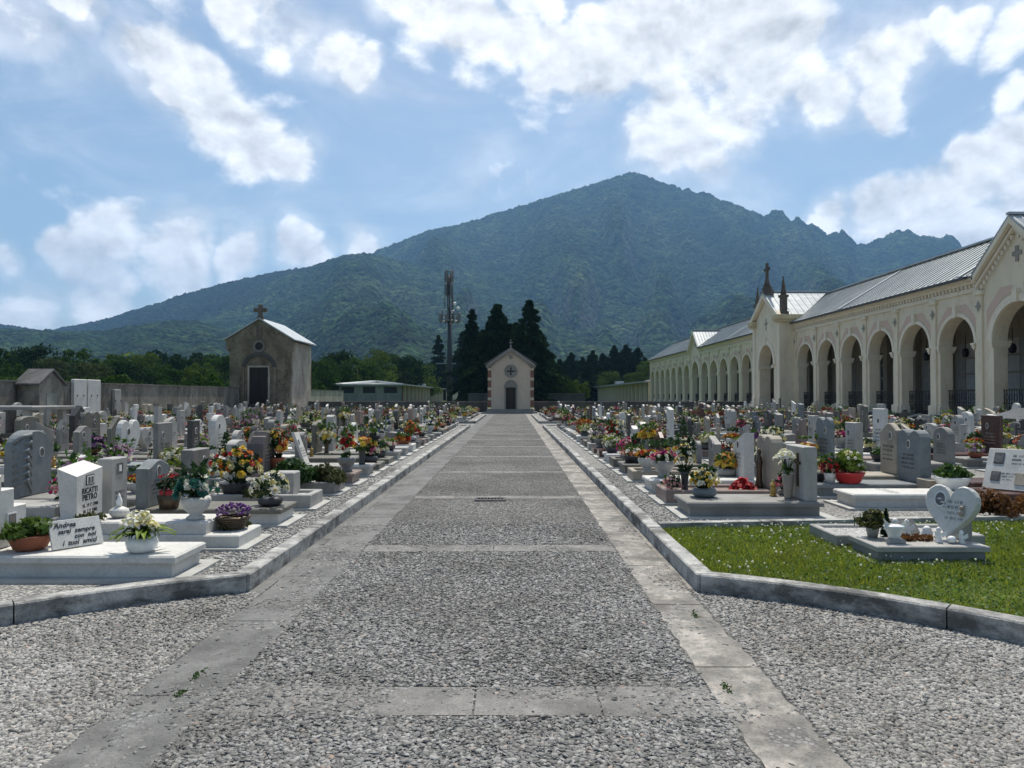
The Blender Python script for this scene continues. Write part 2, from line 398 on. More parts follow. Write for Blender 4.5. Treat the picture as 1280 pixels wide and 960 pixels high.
field('grave_field_gravel', [(PR+KW-.01, ly(1.6)+.06), (9.5, ly(9.5)+.06), (9.5, 5), (22, 5), (22, 35.66), (PR+KW-.01, 35.66)], FZ, M['fgravel'])
lawn_pts = [(x, y) for x, y in arc(aR+1.5, 88, ro)] + [(9.5, 1.5), (9.5, ly(9.5)+.05), (PR+KW-.01, ly(1.6)+.05)]
field('lawn', lawn_pts, FZ-.01, M['soil'])
m = MB(); x = PR+KW
while x < 9.4:
    x2 = min(x+1.2, 9.45); w = .13
    m.add([(x+.006, ly(x), -.02), (x2-.006, ly(x2), -.02), (x2-.006, ly(x2)+w, -.02), (x+.006, ly(x)+w, -.02), (x+.006, ly(x), .165), (x2-.006, ly(x2), .165), (x2-.006, ly(x2)+w, .165), (x+.006, ly(x)+w, .165)],
          [(4,5,6,7),(0,1,5,4),(1,2,6,5),(2,3,7,6),(3,0,4,7)]); x = x2
tag(m.build('lawn_kerb', M['kerb']), kind='structure')
# grass and clover
rng = np.random.default_rng(3)
def in_lawn(x, y): return (np.hypot(x-CC[0], y-CC[1]) > ro+.02) & (x > PR+KW) & (y < ly(x)-.01) & (x < 9.45) & (y > 2.2)
n = 300000; X = rng.uniform(1.6, 9.5, n); Y = rng.uniform(2.3, 9.4, n); k = in_lawn(X, Y) & (np.abs(X) < Y*.74+2.4); X = X[k]; Y = Y[k]
dens = fbm(X*1.3, Y*1.3, 4, 9); k = rng.random(len(X)) < .35+1.1*dens; X = X[k]; Y = Y[k]; n = len(X)
hh = (.018+.05*fbm(X*.9, Y*.9, 4, 2)**1.3)*(.6+.8*rng.random(n)); hh *= np.where(Y < 5.6, .75, 1.15)
an = rng.random(n)*2*PI; le = rng.normal(size=(n,2))*.5*hh[:,None]; w = .0028+.003*rng.random(n)
V = np.empty((n,3,3)); V[:,0] = np.c_[X-np.cos(an)*w, Y-np.sin(an)*w, np.full(n, FZ-.012)]; V[:,1] = np.c_[X+np.cos(an)*w, Y+np.sin(an)*w, np.full(n, FZ-.012)]; V[:,2] = np.c_[X+le[:,0], Y+le[:,1], FZ-.012+hh]
M['grass'] = leafmat('grass blades', (.185,.25,.04), .5, .5, .5, .5)
_g = M['grass'].node_tree; _n = _g.nodes.new('ShaderNodeTexNoise'); _n.inputs['Scale'].default_value = 1.1; _n.inputs['Detail'].default_value = 6
_p = _g.nodes.new('ShaderNodeNewGeometry'); _g.links.new(_p.outputs['Position'], _n.inputs['Vector']); _r = _g.nodes.new('ShaderNodeMapRange'); _g.links.new(_n.outputs['Fac'], _r.inputs[0]); _r.inputs[1].default_value = .5; _r.inputs[2].default_value = .66; _r.inputs[4].default_value = .7
_b = _g.nodes['Principled BSDF']; _m = _g.nodes.new('ShaderNodeMix'); _m.data_type = 'RGBA'; _g.links.new(_r.outputs[0], _m.inputs[0]); _g.links.new(_b.inputs[0].links[0].from_socket, _m.inputs[6]); _m.inputs[7].default_value = (.15,.13,.045,1); _g.links.new(_m.outputs[2], _b.inputs[0])
tag(link('lawn_grass', np_mesh('lawn_grass', V.reshape(-1,3), np.arange(n*3).reshape(n,3), M['grass'])), 'short green clover lawn beside the curved kerb', 'grass', None, 'stuff')
n = 40000; X = rng.uniform(1.6, 9.5, n); Y = rng.uniform(2.3, 9.4, n); k = in_lawn(X, Y) & (np.abs(X) < Y*.74+2.4); X = X[k]; Y = Y[k]
P = np.c_[X, Y, FZ+.004+.022*rng.random(len(X))]
V, Fc = cards(P, .022, rng, 1.6, 1.1)
tag(link('clover_leaves', np_mesh('clover_leaves', V, Fc, leafmat('clover', (.075,.15,.03), .45))), 'clover leaves spread through the lawn', 'clover', None, 'stuff')
# white clover heads: denser towards the far kerb
n = 9000; X = rng.uniform(1.6, 8.2, n); Y = rng.uniform(3.3, 8.8, n); k = in_lawn(X, Y) & (np.abs(X) < Y*.74+2.4); X = X[k]; Y = Y[k]
pr = np.clip((Y-5.4)/2.6, .03, 1)*np.clip(fbm(X*1.5, Y*1.5, 3, 4)*2.4-.75, .03, 1)*np.where(X > 4.6, .5, 1); k = rng.random(len(X)) < pr*.5; X = X[k]; Y = Y[k]
mb = MB(); rr = random.Random(3)
for x, y in zip(X, Y): mb.ball((x, y, FZ+.03+rr.random()*.035), rr.uniform(.007, .013), 0, 5, 3)
tag(mb.build('clover_flowers', M['fwhite']), 'small white clover flowers dotted over the lawn', 'flowers', None, 'stuff')
# pebbles: real stones near the eye
phi = (1+5**.5)/2
ico = np.array([(-1,phi,0),(1,phi,0),(-1,-phi,0),(1,-phi,0),(0,-1,phi),(0,1,phi),(0,-1,-phi),(0,1,-phi),(phi,0,-1),(phi,0,1),(-phi,0,-1),(-phi,0,1)])/math.hypot(1,phi)
icf = np.array([(0,11,5),(0,5,1),(0,1,7),(0,7,10),(0,10,11),(1,5,9),(5,11,4),(11,10,2),(10,7,6),(7,1,8),(3,9,4),(3,4,2),(3,2,6),(3,6,8),(3,8,9),(4,9,5),(2,4,11),(6,2,10),(8,6,7),(9,8,1)])
def pebmat(name, lo, hi, warm):
    t = NT(name); a = t.new('ShaderNodeAttribute', attribute_name='tone'); n = t.noise(70, 3)
    col = t.ramp(a.outputs['Fac'], [(0., tuple(lo*w for w in warm)), (.6, tuple((lo*.5+hi*.5)*w for w in warm)), (.975, tuple(hi*w for w in warm)), (1., (hi*.9, hi*.68, hi*.55))])
    col = t.mix(col, (.7,.7,.7), t.ramp(n, [(.45, 0.), (.8, 1.)]), 'MULTIPLY')
    col = t.mix(col, (.62,.61,.58), t.ramp(t.noise(.7, 6, .65), [(.42, 0.), (.68, 1.)]), 'MULTIPLY'); return t.done(col, .8, .3)
def pebbles(name, X, Y, z, size, flat, mat, label):
    n = len(X); s = size*(.5+1.15*rng.random(n)**2)
    S = np.c_[s*(.8+.5*rng.random(n)), s*(.7+.3*rng.random(n)), s*flat*(.6+.5*rng.random(n))]
    a = rng.random(n)*2*PI; B = ico[None]*(1+.22*rng.normal(size=(n,12,1)))*S[:,None,:]
    ti = rng.normal(size=n)*.3; by = B[:,:,1]*np.cos(ti)[:,None]-B[:,:,2]*np.sin(ti)[:,None]; bz = B[:,:,1]*np.sin(ti)[:,None]+B[:,:,2]*np.cos(ti)[:,None]
    c, si = np.cos(a)[:,None], np.sin(a)[:,None]
    V = np.stack([B[:,:,0]*c-by*si+X[:,None], B[:,:,0]*si+by*c+Y[:,None], bz+z], -1).reshape(-1,3)
    Fc = (icf[None]+12*np.arange(n)[:,None,None]).reshape(-1,3)
    tag(link(name, np_mesh(name, V, Fc, mat, None, np.repeat(rng.random(n), 12), True)), label, 'pebbles', None, 'stuff')
n = 260000; Y = 2.5+4.2*rng.random(n)**1.25; X = rng.uniform(-.78, .78, n)*Y
k = (np.hypot(X-CC[0], Y-CC[1]) < RAD-.01) & ((X < -2.03) | (X > 1.46)); X1, Y1 = X[k], Y[k]
pebbles('loose_gravel', X1, Y1, .004, .0115, .7, pebmat('gravel stones', .155, .45, (1,.975,.92)), 'loose pale grey gravel either side of the path')
n = 175000; Y = 2.5+6.5*rng.random(n)**1.4; X = rng.uniform(-2.05, 1.46, n)
ph = (Y-3.56) % 3.75; strip = (ph < .37) & (X > -1.55) & (X < 1.06); lb = X < -1.56+.05*(fbm(Y*3, Y*0, 3, 3)-.5); rb = X > 1.06+.08*(fbm(Y*3, Y*0, 3, 8)-.5)
cov = fbm(X*2.2, Y*2.2, 5, 14)
k = (np.abs(X) < .75*Y) & (rng.random(n) < np.clip(1.25-np.abs(ph-2)*.12, .3, 1)*np.clip(.35+1.4*fbm(X*.8, Y*.8, 4, 6), .2, 1))
k &= np.where(strip, rng.random(n) < np.clip((cov-.46)*9, .04, .9), True) & np.where(lb, rng.random(n) < np.clip((cov-.46)*9, .05, .9), True) & np.where(rb, rng.random(n) < np.clip((cov-.52)*9, .02, .8), True)
X1, Y1 = X[k], Y[k]
pebbles('path_pebbles', X1, Y1, .006, .0125, .32, pebmat('river pebbles', .105, .34, (1,.985,.95)), 'river pebbles set in the path concrete')
n = 26000; Y = 5.7+9*rng.random(n)**1.5; side = rng.random(n) < .6
X = np.where(side, -2.3-.9*rng.random(n)*Y*.28, 1.66+1.2*rng.random(n)); k = ((X < 0) & (np.hypot(X-CC[0], Y-CC[1]) > ro+.01)) | ((X > 0) & (Y > ly(X)+.15)); X1, Y1 = X[k], Y[k]
pebbles('field_gravel_stones', X1, Y1, FZ+.003, .014, .7, pebmat('field gravel stones', .2, .5, (1,.98,.93)), 'pale gravel between kerb and graves')
# weeds in the joints
tufts = [at(228,868), at(250,845), at(440,640), at(868,770), at(905,860)]
P = np.concatenate([np.c_[rng.normal(t[0], .012, 40), rng.normal(t[1], .04, 40), .008+.018*rng.random(40)] for t in tufts])
V, Fc = cards(P, .009, rng, .6, 2.5); tag(link('joint_weeds', np_mesh('joint_weeds', V, Fc, M['leaf'])), 'small weeds growing in the path joints', 'weeds', None, 'stuff')
# iron drain grate in the path
d = thing('drain_grate', 'small iron drain grate set in the middle of the path', 'drain', (at(613,625)[0], at(613,625)[1], .01))
m = MB(); m.box(-.24,.24,-.15,-.12,0,.012); m.box(-.24,.24,.12,.15,0,.012); m.box(-.24,-.21,-.12,.12,0,.012); m.box(.21,.24,-.12,.12,0,.012); m.build('grate_frame', M['black'], d)
m = MB()
for i in range(9): m.box(-.2+.05*i-.009,-.2+.05*i+.009,-.12,.12,0,.009)
m.build('grate_bars', M['black'], d)
# ------------------------------------------------------------------ camera, sun, sky, air
cam = bpy.data.cameras.new('camera'); co = bpy.data.objects.new('camera', cam); C.objects.link(co); SC.camera = co
co.location = (0, 0, H0); cam.sensor_width = 36; cam.lens = F/1280*36; cam.clip_end = 30000; cam.clip_start = .1
co.rotation_euler = (R(90)+math.atan(15/F), 0, math.atan(1/F)); cam.dof.use_dof = False
SUN_EL, SUN_AZ = 63, 9                               # azimuth from +y (ahead) towards +x (right)
sl = bpy.data.lights.new('sun', 'SUN'); sl.energy = 5.0; sl.angle = R(.53); sl.color = (1, .94, .84)
so = bpy.data.objects.new('sun', sl); C.objects.link(so)
sd = Vector((math.sin(R(SUN_AZ))*math.cos(R(SUN_EL)), math.cos(R(SUN_AZ))*math.cos(R(SUN_EL)), math.sin(R(SUN_EL))))
so.rotation_euler = (-sd).to_track_quat('-Z', 'Y').to_euler()
w = bpy.data.worlds.new('World'); SC.world = w; w.use_nodes = True; t = w.node_tree; N = t.nodes; bg = N['Background']
def wn(typ, **kw):
    n = N.new(typ)
    for k, v in kw.items(): setattr(n, k, v)
    return n
def wl(a, b): t.links.new(a, b)
def wm(op, a, b=0.0, c=None, clamp=False):
    m = wn('ShaderNodeMath', operation=op, use_clamp=clamp)
    for k, v in enumerate((a, b) if c is None else (a, b, c)):
        if isinstance(v, bpy.types.NodeSocket): wl(v, m.inputs[k])
        else: m.inputs[k].default_value = v
    return m.outputs[0]
sky = wn('ShaderNodeTexSky', sky_type='NISHITA'); sky.sun_disc = False; sky.sun_elevation = R(SUN_EL); sky.sun_rotation = R(SUN_AZ)
sky.air_density = 1.0; sky.dust_density = 1.6; sky.ozone_density = .35
tc = wn('ShaderNodeTexCoord'); dirv = tc.outputs['Generated']
def dvec(px, py):
    v = Vector(((px-CX)/F, 1, (HY-py)/F)); return v.normalized()
# cloud banks: soft discs round directions of the sky
BL = [(690,75,60),(750,95,75),(820,70,95),(760,40,60),(900,60,105),(960,85,90),(850,150,80),(810,185,60),(880,185,55),(930,140,70),(1000,40,70),(1030,120,62),(1085,75,70),(1120,50,50),(1090,130,45),(640,40,45),(600,30,44),(560,18,46),(520,5,46),(480,-8,40),
      (170,85,42),(215,105,62),(265,145,62),(315,185,55),(365,205,45),(240,90,40),
      (300,5,45),(350,25,50),(400,50,48),(440,80,36),(20,35,48),(-20,20,60),(95,12,36),(120,30,22),(60,-10,40),
      (150,300,44),(220,305,48),(300,318,40),(380,318,40),(450,308,38),(90,322,30),(30,330,26),(120,350,56),(40,390,50),(220,340,50),(120,390,46),
      (1050,275,48),(1020,285,30),(1110,262,60),(1180,250,72),(1240,215,75),(1270,170,60),(1280,260,90),(1210,180,34),(1150,290,50),(1230,300,70),(1200,30,48),(1260,40,55),(1270,105,36),(1170,20,36),(1330,200,120),(1400,60,120),(-120,300,120),(-150,120,90),
      (690,0,40),(660,-20,50),(820,-10,60)]
wp = wn('ShaderNodeTexNoise'); wp.inputs['Scale'].default_value = 5.5; wp.inputs['Detail'].default_value = 6; wl(dirv, wp.inputs['Vector'])
ws = wn('ShaderNodeVectorMath', operation='MULTIPLY_ADD'); wl(wp.outputs['Color'], ws.inputs[0]); ws.inputs[1].default_value = (.11,.11,.11); ws.inputs[2].default_value = (-.055,-.055,-.055)
wd = wn('ShaderNodeVectorMath', operation='ADD'); wl(dirv, wd.inputs[0]); wl(ws.outputs[0], wd.inputs[1])
acc = None
for px, py, rad in BL:
    d = wn('ShaderNodeVectorMath', operation='DISTANCE'); wl(wd.outputs[0], d.inputs[0]); c = dvec(px, py); d.inputs[1].default_value = c
    k = (c.y)                                          # pixels shrink away from the axis
    r = rad/F*k*(.86 if px > 640 else 1.0)
    mr = wn('ShaderNodeMapRange', interpolation_type='SMOOTHSTEP'); wl(d.outputs['Value'], mr.inputs[0])
    mr.inputs[1].default_value = r*1.4; mr.inputs[2].default_value = r*.15; mr.inputs[3].default_value = 0; mr.inputs[4].default_value = 1
    acc = mr.outputs[0] if acc is None else wm('SMOOTH_MAX', acc, mr.outputs[0], .12)
def wnoise(scale, detail, rough, vec, dist=0.):
    n = wn('ShaderNodeTexNoise'); n.inputs['Scale'].default_value = scale; n.inputs['Detail'].default_value = detail; n.inputs['Roughness'].default_value = rough; n.inputs['Distortion'].default_value = dist
    wl(vec, n.inputs['Vector']); return n.outputs['Fac']
def wscale(v, s):
    m = wn('ShaderNodeVectorMath', operation='MULTIPLY'); wl(v, m.inputs[0]); m.inputs[1].default_value = s; return m.outputs[0]
def woff(v, s):
    m = wn('ShaderNodeVectorMath', operation='ADD'); wl(v, m.inputs[0]); m.inputs[1].default_value = s; return m.outputs[0]
p1 = wscale(dirv, (1, 1, 1.35))
n1 = wnoise(7.0, 12, .55, p1, .15)
n1b = wnoise(7.0, 9, .55, woff(p1, (.006, 0, .022)), .15)
n2 = wnoise(2.6, 4, .5, p1)
dens = wm('ADD', wm('MULTIPLY', acc, .74), wm('MULTIPLY', wm('SUBTRACT', n1, .5), 2.1))
dens = wm('ADD', dens, wm('MULTIPLY', wm('SUBTRACT', n2, .5), .35))
mr = wn('ShaderNodeMapRange', interpolation_type='SMOOTHSTEP'); wl(dens, mr.inputs[0]); mr.inputs[1].default_value = .22; mr.inputs[2].default_value = .62
alpha = wm('MULTIPLY', mr.outputs[0], .93)
veil = wn('ShaderNodeMapRange', interpolation_type='SMOOTHSTEP'); wl(wm('ADD', wm('MULTIPLY', acc, .48), wnoise(4.2, 8, .62, wscale(dirv, (1,1,2.2)), .6)), veil.inputs[0]); veil.inputs[1].default_value = .42; veil.inputs[2].default_value = .95
alpha = wm('MAXIMUM', alpha, wm('MULTIPLY', veil.outputs[0], .5))
# thick cores are greyer than the thin sunlit edges; the side away from the sun is greyer too
core = wn('ShaderNodeMapRange', interpolation_type='SMOOTHSTEP'); wl(dens, core.inputs[0]); core.inputs[1].default_value = .55; core.inputs[2].default_value = 1.6
rim = wm('MULTIPLY', wm('SUBTRACT', n1, n1b), 2.8)
br = wm('ADD', wm('SUBTRACT', 1.0, wm('MULTIPLY', core.outputs[0], .27)), rim, clamp=False)
br = wm('MINIMUM', wm('MAXIMUM', br, .5), 1.22)
cc = wn('ShaderNodeVectorMath', operation='SCALE'); cc.inputs[0].default_value = (12.6, 12.6, 12.6); wl(br, cc.inputs['Scale'])
mx = wn('ShaderNodeMix', data_type='RGBA'); wl(alpha, mx.inputs[0]); wl(wscale(sky.outputs[0], (1.24,1.34,1.32)), mx.inputs[6]); wl(cc.outputs[0], mx.inputs[7])
wl(mx.outputs[2], bg.inputs[0]); bg.inputs[1].default_value = .080
w.cycles.sampling_method = 'MANUAL'; w.cycles.sample_map_resolution = 512
# the air: one even volume round the eye and everything built
hz = NT('haze'); hz.t.nodes.remove(hz.b)
pv = hz.new('ShaderNodeVolumePrincipled'); pv.inputs['Color'].default_value = (.27,.56,1,1); pv.inputs['Density'].default_value = .000092; pv.inputs['Anisotropy'].default_value = .2
hz.l(pv.outputs[0], hz.out.inputs['Volume'])
m = MB(); m.box(-6900, 6900, -2800, 8800, -1.2, 1480); tag(m.build('haze', hz.mat), kind='stuff')
SC.view_settings.view_transform = 'Standard'; SC.view_settings.look = 'None'; SC.view_settings.gamma = 1; SC.view_settings.exposure = .22
cy = SC.cycles; cy.use_denoising = True; cy.max_bounces = 6; cy.diffuse_bounces = 3; cy.glossy_bounces = 2; cy.transmission_bounces = 3; cy.transparent_max_bounces = 6; cy.volume_bounces = 0
cy.sample_clamp_indirect = 6; cy.use_adaptive_sampling = True; cy.adaptive_threshold = .015
# ------------------------------------------------------------------ hills
def hillmat(name, c0, c1, c2, rock, sc=1.0):
    t = NT(name)
    cell = t.vor(.055*sc, 'F1'); sep = t.new('ShaderNodeSeparateColor'); t.l(cell.outputs['Color'], sep.inputs[0])
    a = t.noise(.0035*sc, 8, .62); b = t.noise(.012*sc, 6, .6); c = t.noise(.05*sc, 4, .7)
    col = t.ramp(a, [(.32, c0), (.5, c1), (.68, c2)]); col = t.mix(col, sc3(c0, .55), t.math('MULTIPLY', t.ramp(b, [(.42, 0.), (.62, 1.)]), .8))
    col = t.mix(col, t.ramp(sep.outputs[0], [(0., .3), (1., 1.7)]), .85, 'MULTIPLY')
    if rock:
        geo = t.new('ShaderNodeNewGeometry'); xyz = t.new('ShaderNodeSeparateXYZ'); t.l(geo.outputs['Normal'], xyz.inputs[0])
        steep = t.ramp(t.math('ADD', xyz.outputs['Z'], t.math('MULTIPLY', t.math('SUBTRACT', b, .5), .5)), [(.34, 1.), (.48, 0.)])
        col = t.mix(col, (.16,.15,.14), t.math('MULTIPLY', steep, rock))
    h = t.math('ADD', t.math('MULTIPLY', t.math('SUBTRACT', 1.0, cell.outputs['Distance']), 1.0), c); t.bump(h, 1.0, 22/sc)
    return t.done(col, .95, .05)
def interp(pts, x):
    xs = [p[0] for p in pts]; ys = [p[1] for p in pts]; return np.interp(x, xs, ys)
def hill(name, ridge, yc, y0, y1, mat, seed, nu=420, nv=150, gully=.34, can=11., crag=None, wob=.08, pw=1.15):
    px = np.linspace(ridge[0][0], ridge[-1][0], nu); H = (HY-interp(ridge, px))/F         # slope of the crest seen from the eye
    U = (px-CX)/F
    ycr = yc*(1+wob*(fbm(px/170., px*0+.5, 4, seed)-.5)*2)
    v = np.linspace(0, 1.45, nv); V = []
    for i in range(nu):
        s = v; front = s <= 1
        y = np.where(front, y0+(ycr[i]-y0)*s, ycr[i]+(y1-ycr[i])*(s-1)/.45)
        x = U[i]*(y0+(ycr[i]-y0)*np.minimum(s, 1)) + np.where(front, 0, U[i]*(y-ycr[i]))
        hc = H[i]*ycr[i]+H0
        base = np.where(front, np.clip(s, 0, 1)**pw, 1-((s-1)/.45)**1.3)
        mid = np.clip(4*s*(1.02-s), 0, 1)*front
        g = np.abs(fbm(np.full(nv, px[i]/95.)+.8*fbm(x/900., y/900., 3, seed+5), s*1.3, 3, seed+11)-.48)*2.4
        g2 = fbm(x/260., y/260., 5, seed+3)-.48
        h = hc*(base - gully*mid*(.55-np.clip(g, 0, 1.1))) + hc*.16*g2*mid
        h += (fbm(x/60., y/60., 3, seed+8)-.45)*8*np.clip(s*3, 0, 1)*np.where(front & (s > .97), .35, 1) + (vnoise(x/can, y/can, seed+9)**.6*.7+.5*vnoise(x/can*2.1, y/can*2.1, seed+10))*can*1.5*np.clip(s*4, 0, 1)
        if crag is not None:
            cz = np.clip(interp(crag, px[i]), 0, 1); h += hc*cz*.085*(fbm(np.full(nv, px[i]/15.), s*7, 4, seed+21)-.5)*np.clip(s*2-1, 0, 1)
        V.append(np.c_[x, y, np.maximum(h, -30)-6*(s < .01)])
    V = np.array(V).reshape(-1, 3)
    I = np.arange(nu*nv).reshape(nu, nv); Fc = np.stack([I[:-1,:-1], I[1:,:-1], I[1:,1:], I[:-1,1:]], -1).reshape(-1, 4)
    return tag(link(name, np_mesh(name, V, Fc, mat, None, None, True)), kind='structure')
forest = hillmat('forested mountain', (.011,.029,.013), (.027,.056,.02), (.066,.098,.034), .3)  # lightest tone: paler meadow patches, with sunlit mottling painted into the colour
forest2 = hillmat('forested foothill', (.009,.024,.010), (.022,.046,.016), (.05,.078,.026), .0)
forest3 = hillmat('far dark forested hill', (.01,.02,.013), (.014,.026,.015), (.02,.034,.018), .0)
MAIN = [(250,440),(340,400),(400,360),(440,330),(460,320),(495,306),(530,292),(565,284),(600,275),(640,262),(680,250),(710,241),(740,232),(765,224),(783,218),(795,216),(808,220),(830,229),(845,232),(862,233),(880,241),(900,247),(915,255),(930,260),(945,268),(955,273),(972,271),(985,270),(1000,276),(1012,284),(1025,290),(1036,298),(1046,294),(1057,290),(1066,296),(1072,306),(1085,306),(1096,300),(1110,297),(1122,290),(1140,291),(1150,294),(1165,296),(1180,301),(1192,300),(1205,312),(1240,330),(1290,338),(1400,350),(1560,365),(1800,420)]
hill('mountain', MAIN, 4300, 1150, 6800, forest, 7, 1150, 380, .36, 17., [(820,0),(850,.7),(930,1),(1250,1),(1500,.5)], .06)
FRONT = [(120,440),(200,418),(250,398),(290,380),(330,360),(370,343),(400,331),(430,322),(455,320),(480,324),(520,334),(560,343),(600,352),(650,368),(700,385),(760,404),(820,420),(900,436)]
hill('foothill', FRONT, 3150, 760, 4300, forest, 31, 700, 380, .30, 13., None, .06)
BACKL = [(-560,425),(-300,418),(-150,408),(-60,400),(0,409),(25,412),(50,417),(70,414),(100,408),(130,402),(165,391),(200,380),(230,369),(260,361),(300,351),(340,343),(375,337),(410,334),(450,345),(500,370)]
hill('far_hill', BACKL, 3400, 1500, 5200, forest3, 51, 520, 220, .18, 13., None, .05)
LOW = [(-900,430),(-500,428),(-200,420),(0,414),(40,416),(90,418),(130,417),(170,410),(210,404),(250,405),(300,424),(340,440)]
hill('low_hill', LOW, 1900, 700, 2700, forest2, 71, 420, 220, .2, 9., None, .05)
RIGHTLOW = [(760,440),(900,425),(1100,400),(1300,395),(1600,400),(2000,430)]
hill('right_foothill', RIGHTLOW, 2000, 700, 2900, forest2, 91, 260, 120, .2, 9., None, .05)
# power pylon on the far left hill
def pylon(px, py_base, d):
    o = thing('power_pylon', 'thin lattice power pylon on the far left ridge', 'pylon', (atd(px, d), d, ztd(py_base, d)-3)); m = MB()
    hh = 26
    for sx in (-1, 1):
        for sy in (-1, 1): m.tube([(sx*2.4, sy*2.4, 0), (sx*.5, sy*.5, hh)], .28, 4)
    for k in range(6):
        z0, z1 = hh*k/6, hh*(k+1)/6; a = 2.4-1.9*k/6; b = 2.4-1.9*(k+1)/6
        for sy in (-1, 1): m.tube([(-a, sy*a, z0), (b, sy*b, z1)], .16, 4); m.tube([(a, sy*a, z0), (-b, sy*b, z1)], .16, 4)
    m.build('lattice', M['steel'], o); m = MB()
    for z, l in ((17, 4.5), (21, 3.8), (25, 2.8)): m.tube([(-l, 0, z), (l, 0, z)], .25, 4)
    m.build('cross_arms', M['steel'], o)
M['steel'] = plain('galvanised steel', (.22,.23,.24), .5, .4, .6)
pylon(58, 417, 3250)
# ------------------------------------------------------------------ buildings
def plaster(name, c, stain, amt, streak=(1,1,.25), rough=.9, dark=.4, fine=.12):
    t = NT(name)
    a = t.noise(.9, 8, .65, t.scaled(streak)); b = t.noise(2.7, 7, .68, t.scaled((streak[0], streak[1], streak[2]*1.5))); f = t.noise(24, 5, .6)
    col = t.ramp(f, [(.3, sc3(c, 1-fine)), (.7, sc3(c, 1+fine))])
    col = t.mix(col, stain, t.math('MULTIPLY', t.ramp(a, [(.40, 0.), (.68, 1.)]), amt)); col = t.mix(col, sc3(stain, dark), t.math('MULTIPLY', t.ramp(b, [(.52, 0.), (.70, 1.)]), amt*.8))
    t.bump(t.math('ADD', f, b), .3, .015); return t.done(col, rough, .15)
M['cream'] = plaster('cream painted plaster', (.76,.67,.50), (.56,.48,.35), .5, (1,1,.3), .85, .8, .05)
M['creamtrim'] = plaster('pale cream trim', (.78,.70,.55), (.58,.5,.38), .35, (1,1,.3), .85, .8, .04)
M['ochre'] = plaster('ochre cornice plaster', (.58,.49,.30), (.40,.33,.2), .4, (1,1,.5), .85, .7, .08)  # ochre tone of the portal pier cornices
M['pinkpanel'] = plaster('pink painted panel', (.64,.47,.37), (.55,.45,.34), .5, (1,1,.5), .9, .9, .05)
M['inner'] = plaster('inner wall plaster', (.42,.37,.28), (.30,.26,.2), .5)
M['oldgrey'] = plaster('weathered brown plaster', (.235,.20,.145), (.085,.072,.053), .95, (1,1,.7), .95, .45, .2)
M['oldpale'] = plaster('weathered pale plaster', (.44,.405,.335), (.26,.20,.165), .9, (1,1,.5), .95, .55, .12)
M['oldwall'] = plaster('stained boundary wall', (.29,.27,.225), (.11,.10,.082), 1.0, (1,1,.35), .95, .45, .35)
M['cap'] = plaster('wall coping', (.2,.19,.17), (.1,.095,.085), .8)
M['chapelwall'] = plaster('buff chapel plaster', (.56,.47,.365), (.45,.37,.29), .5, (1,1,.3), .9, .8, .05)
M['chapeltrim'] = plaster('grey chapel stone', (.30,.285,.25), (.2,.19,.165), .5)
M['brick'] = plaster('red brown brick', (.22,.12,.09), (.16,.085,.065), .6)
M['greencem'] = plaster('mossy cement', (.27,.28,.245), (.15,.165,.14), .8)
M['redpanel'] = plaster('red brown niche panel', (.22,.115,.085), (.16,.085,.06), .5)
M['greypanel'] = plaster('grey brown niche panel', (.15,.13,.105), (.11,.095,.078), .5)
M['darkstone'] = plaster('dark plinth stone', (.10,.10,.095), (.06,.06,.055), .7)
M['finial'] = plaster('dark weathered finial stone', (.16,.135,.11), (.07,.06,.05), .9)
M['dark_and_shade'] = plain('dark metal and painted shade', (.018,.018,.018), .6)  # near black for metal and window pane, and for shade painted in openings
M['door'] = plain('dark oiled door', (.028,.022,.018), .6, .3, 0, .4, 20)
def roofmat(name, c, seam=0):
    t = NT(name); n = t.noise(.7, 6, .6, t.scaled((1,3,1))); n2 = t.noise(30, 3)
    col = t.ramp(n, [(.3, sc3(c, .75)), (.7, sc3(c, 1.15))]); return t.done(col, t.ramp(n2, [(.3, .34), (.7, .5)]), .5, .5)
M['roof'] = roofmat('standing seam metal roof', (.40,.425,.43)); M['roofpale'] = roofmat('pale metal flashing', (.40,.425,.43)); M['slate'] = plaster('old roof slates', (.14,.14,.135), (.08,.08,.078), .8)
def archwall(m, T, u0, u1, uo0, uo1, zb, zs, zt, d0, d1, mi=0, n=18, base=None):
    # wall from u0..u1 with a round arch opening uo0..uo1; T maps (u, depth, z) to a point; built front, back and reveals
    r = (uo1-uo0)/2; c = (uo0+uo1)/2; A = [(c-r*math.cos(PI*i/n), zs+r*math.sin(PI*i/n)) for i in range(n+1)]
    for d, fl in ((d0, 0), (d1, 1)):
        def q(ps): m.add([T(u, d, z) for u, z in (ps[::-1] if fl else ps)], [tuple(range(len(ps)))], mi)
        q([(u0, zb), (uo0, zb), (uo0, zs), (u0, zs)]); q([(uo1, zb), (u1, zb), (u1, zs), (uo1, zs)])
        q([(u0, zs), (uo0, zs), (uo0, zt), (u0, zt)]); q([(uo1, zs), (u1, zs), (u1, zt), (uo1, zt)])
        for (a, za), (b, zc) in zip(A[:-1], A[1:]): q([(a, za), (b, zc), (b, zt), (a, zt)])
    P = [(uo0, zb)] + A + [(uo1, zb)]
    for (a, za), (b, zc) in zip(P[:-1], P[1:]): m.add([T(a, d0, za), T(a, d1, za), T(b, d1, zc), T(b, d0, zc)], [(0,1,2,3)], mi)
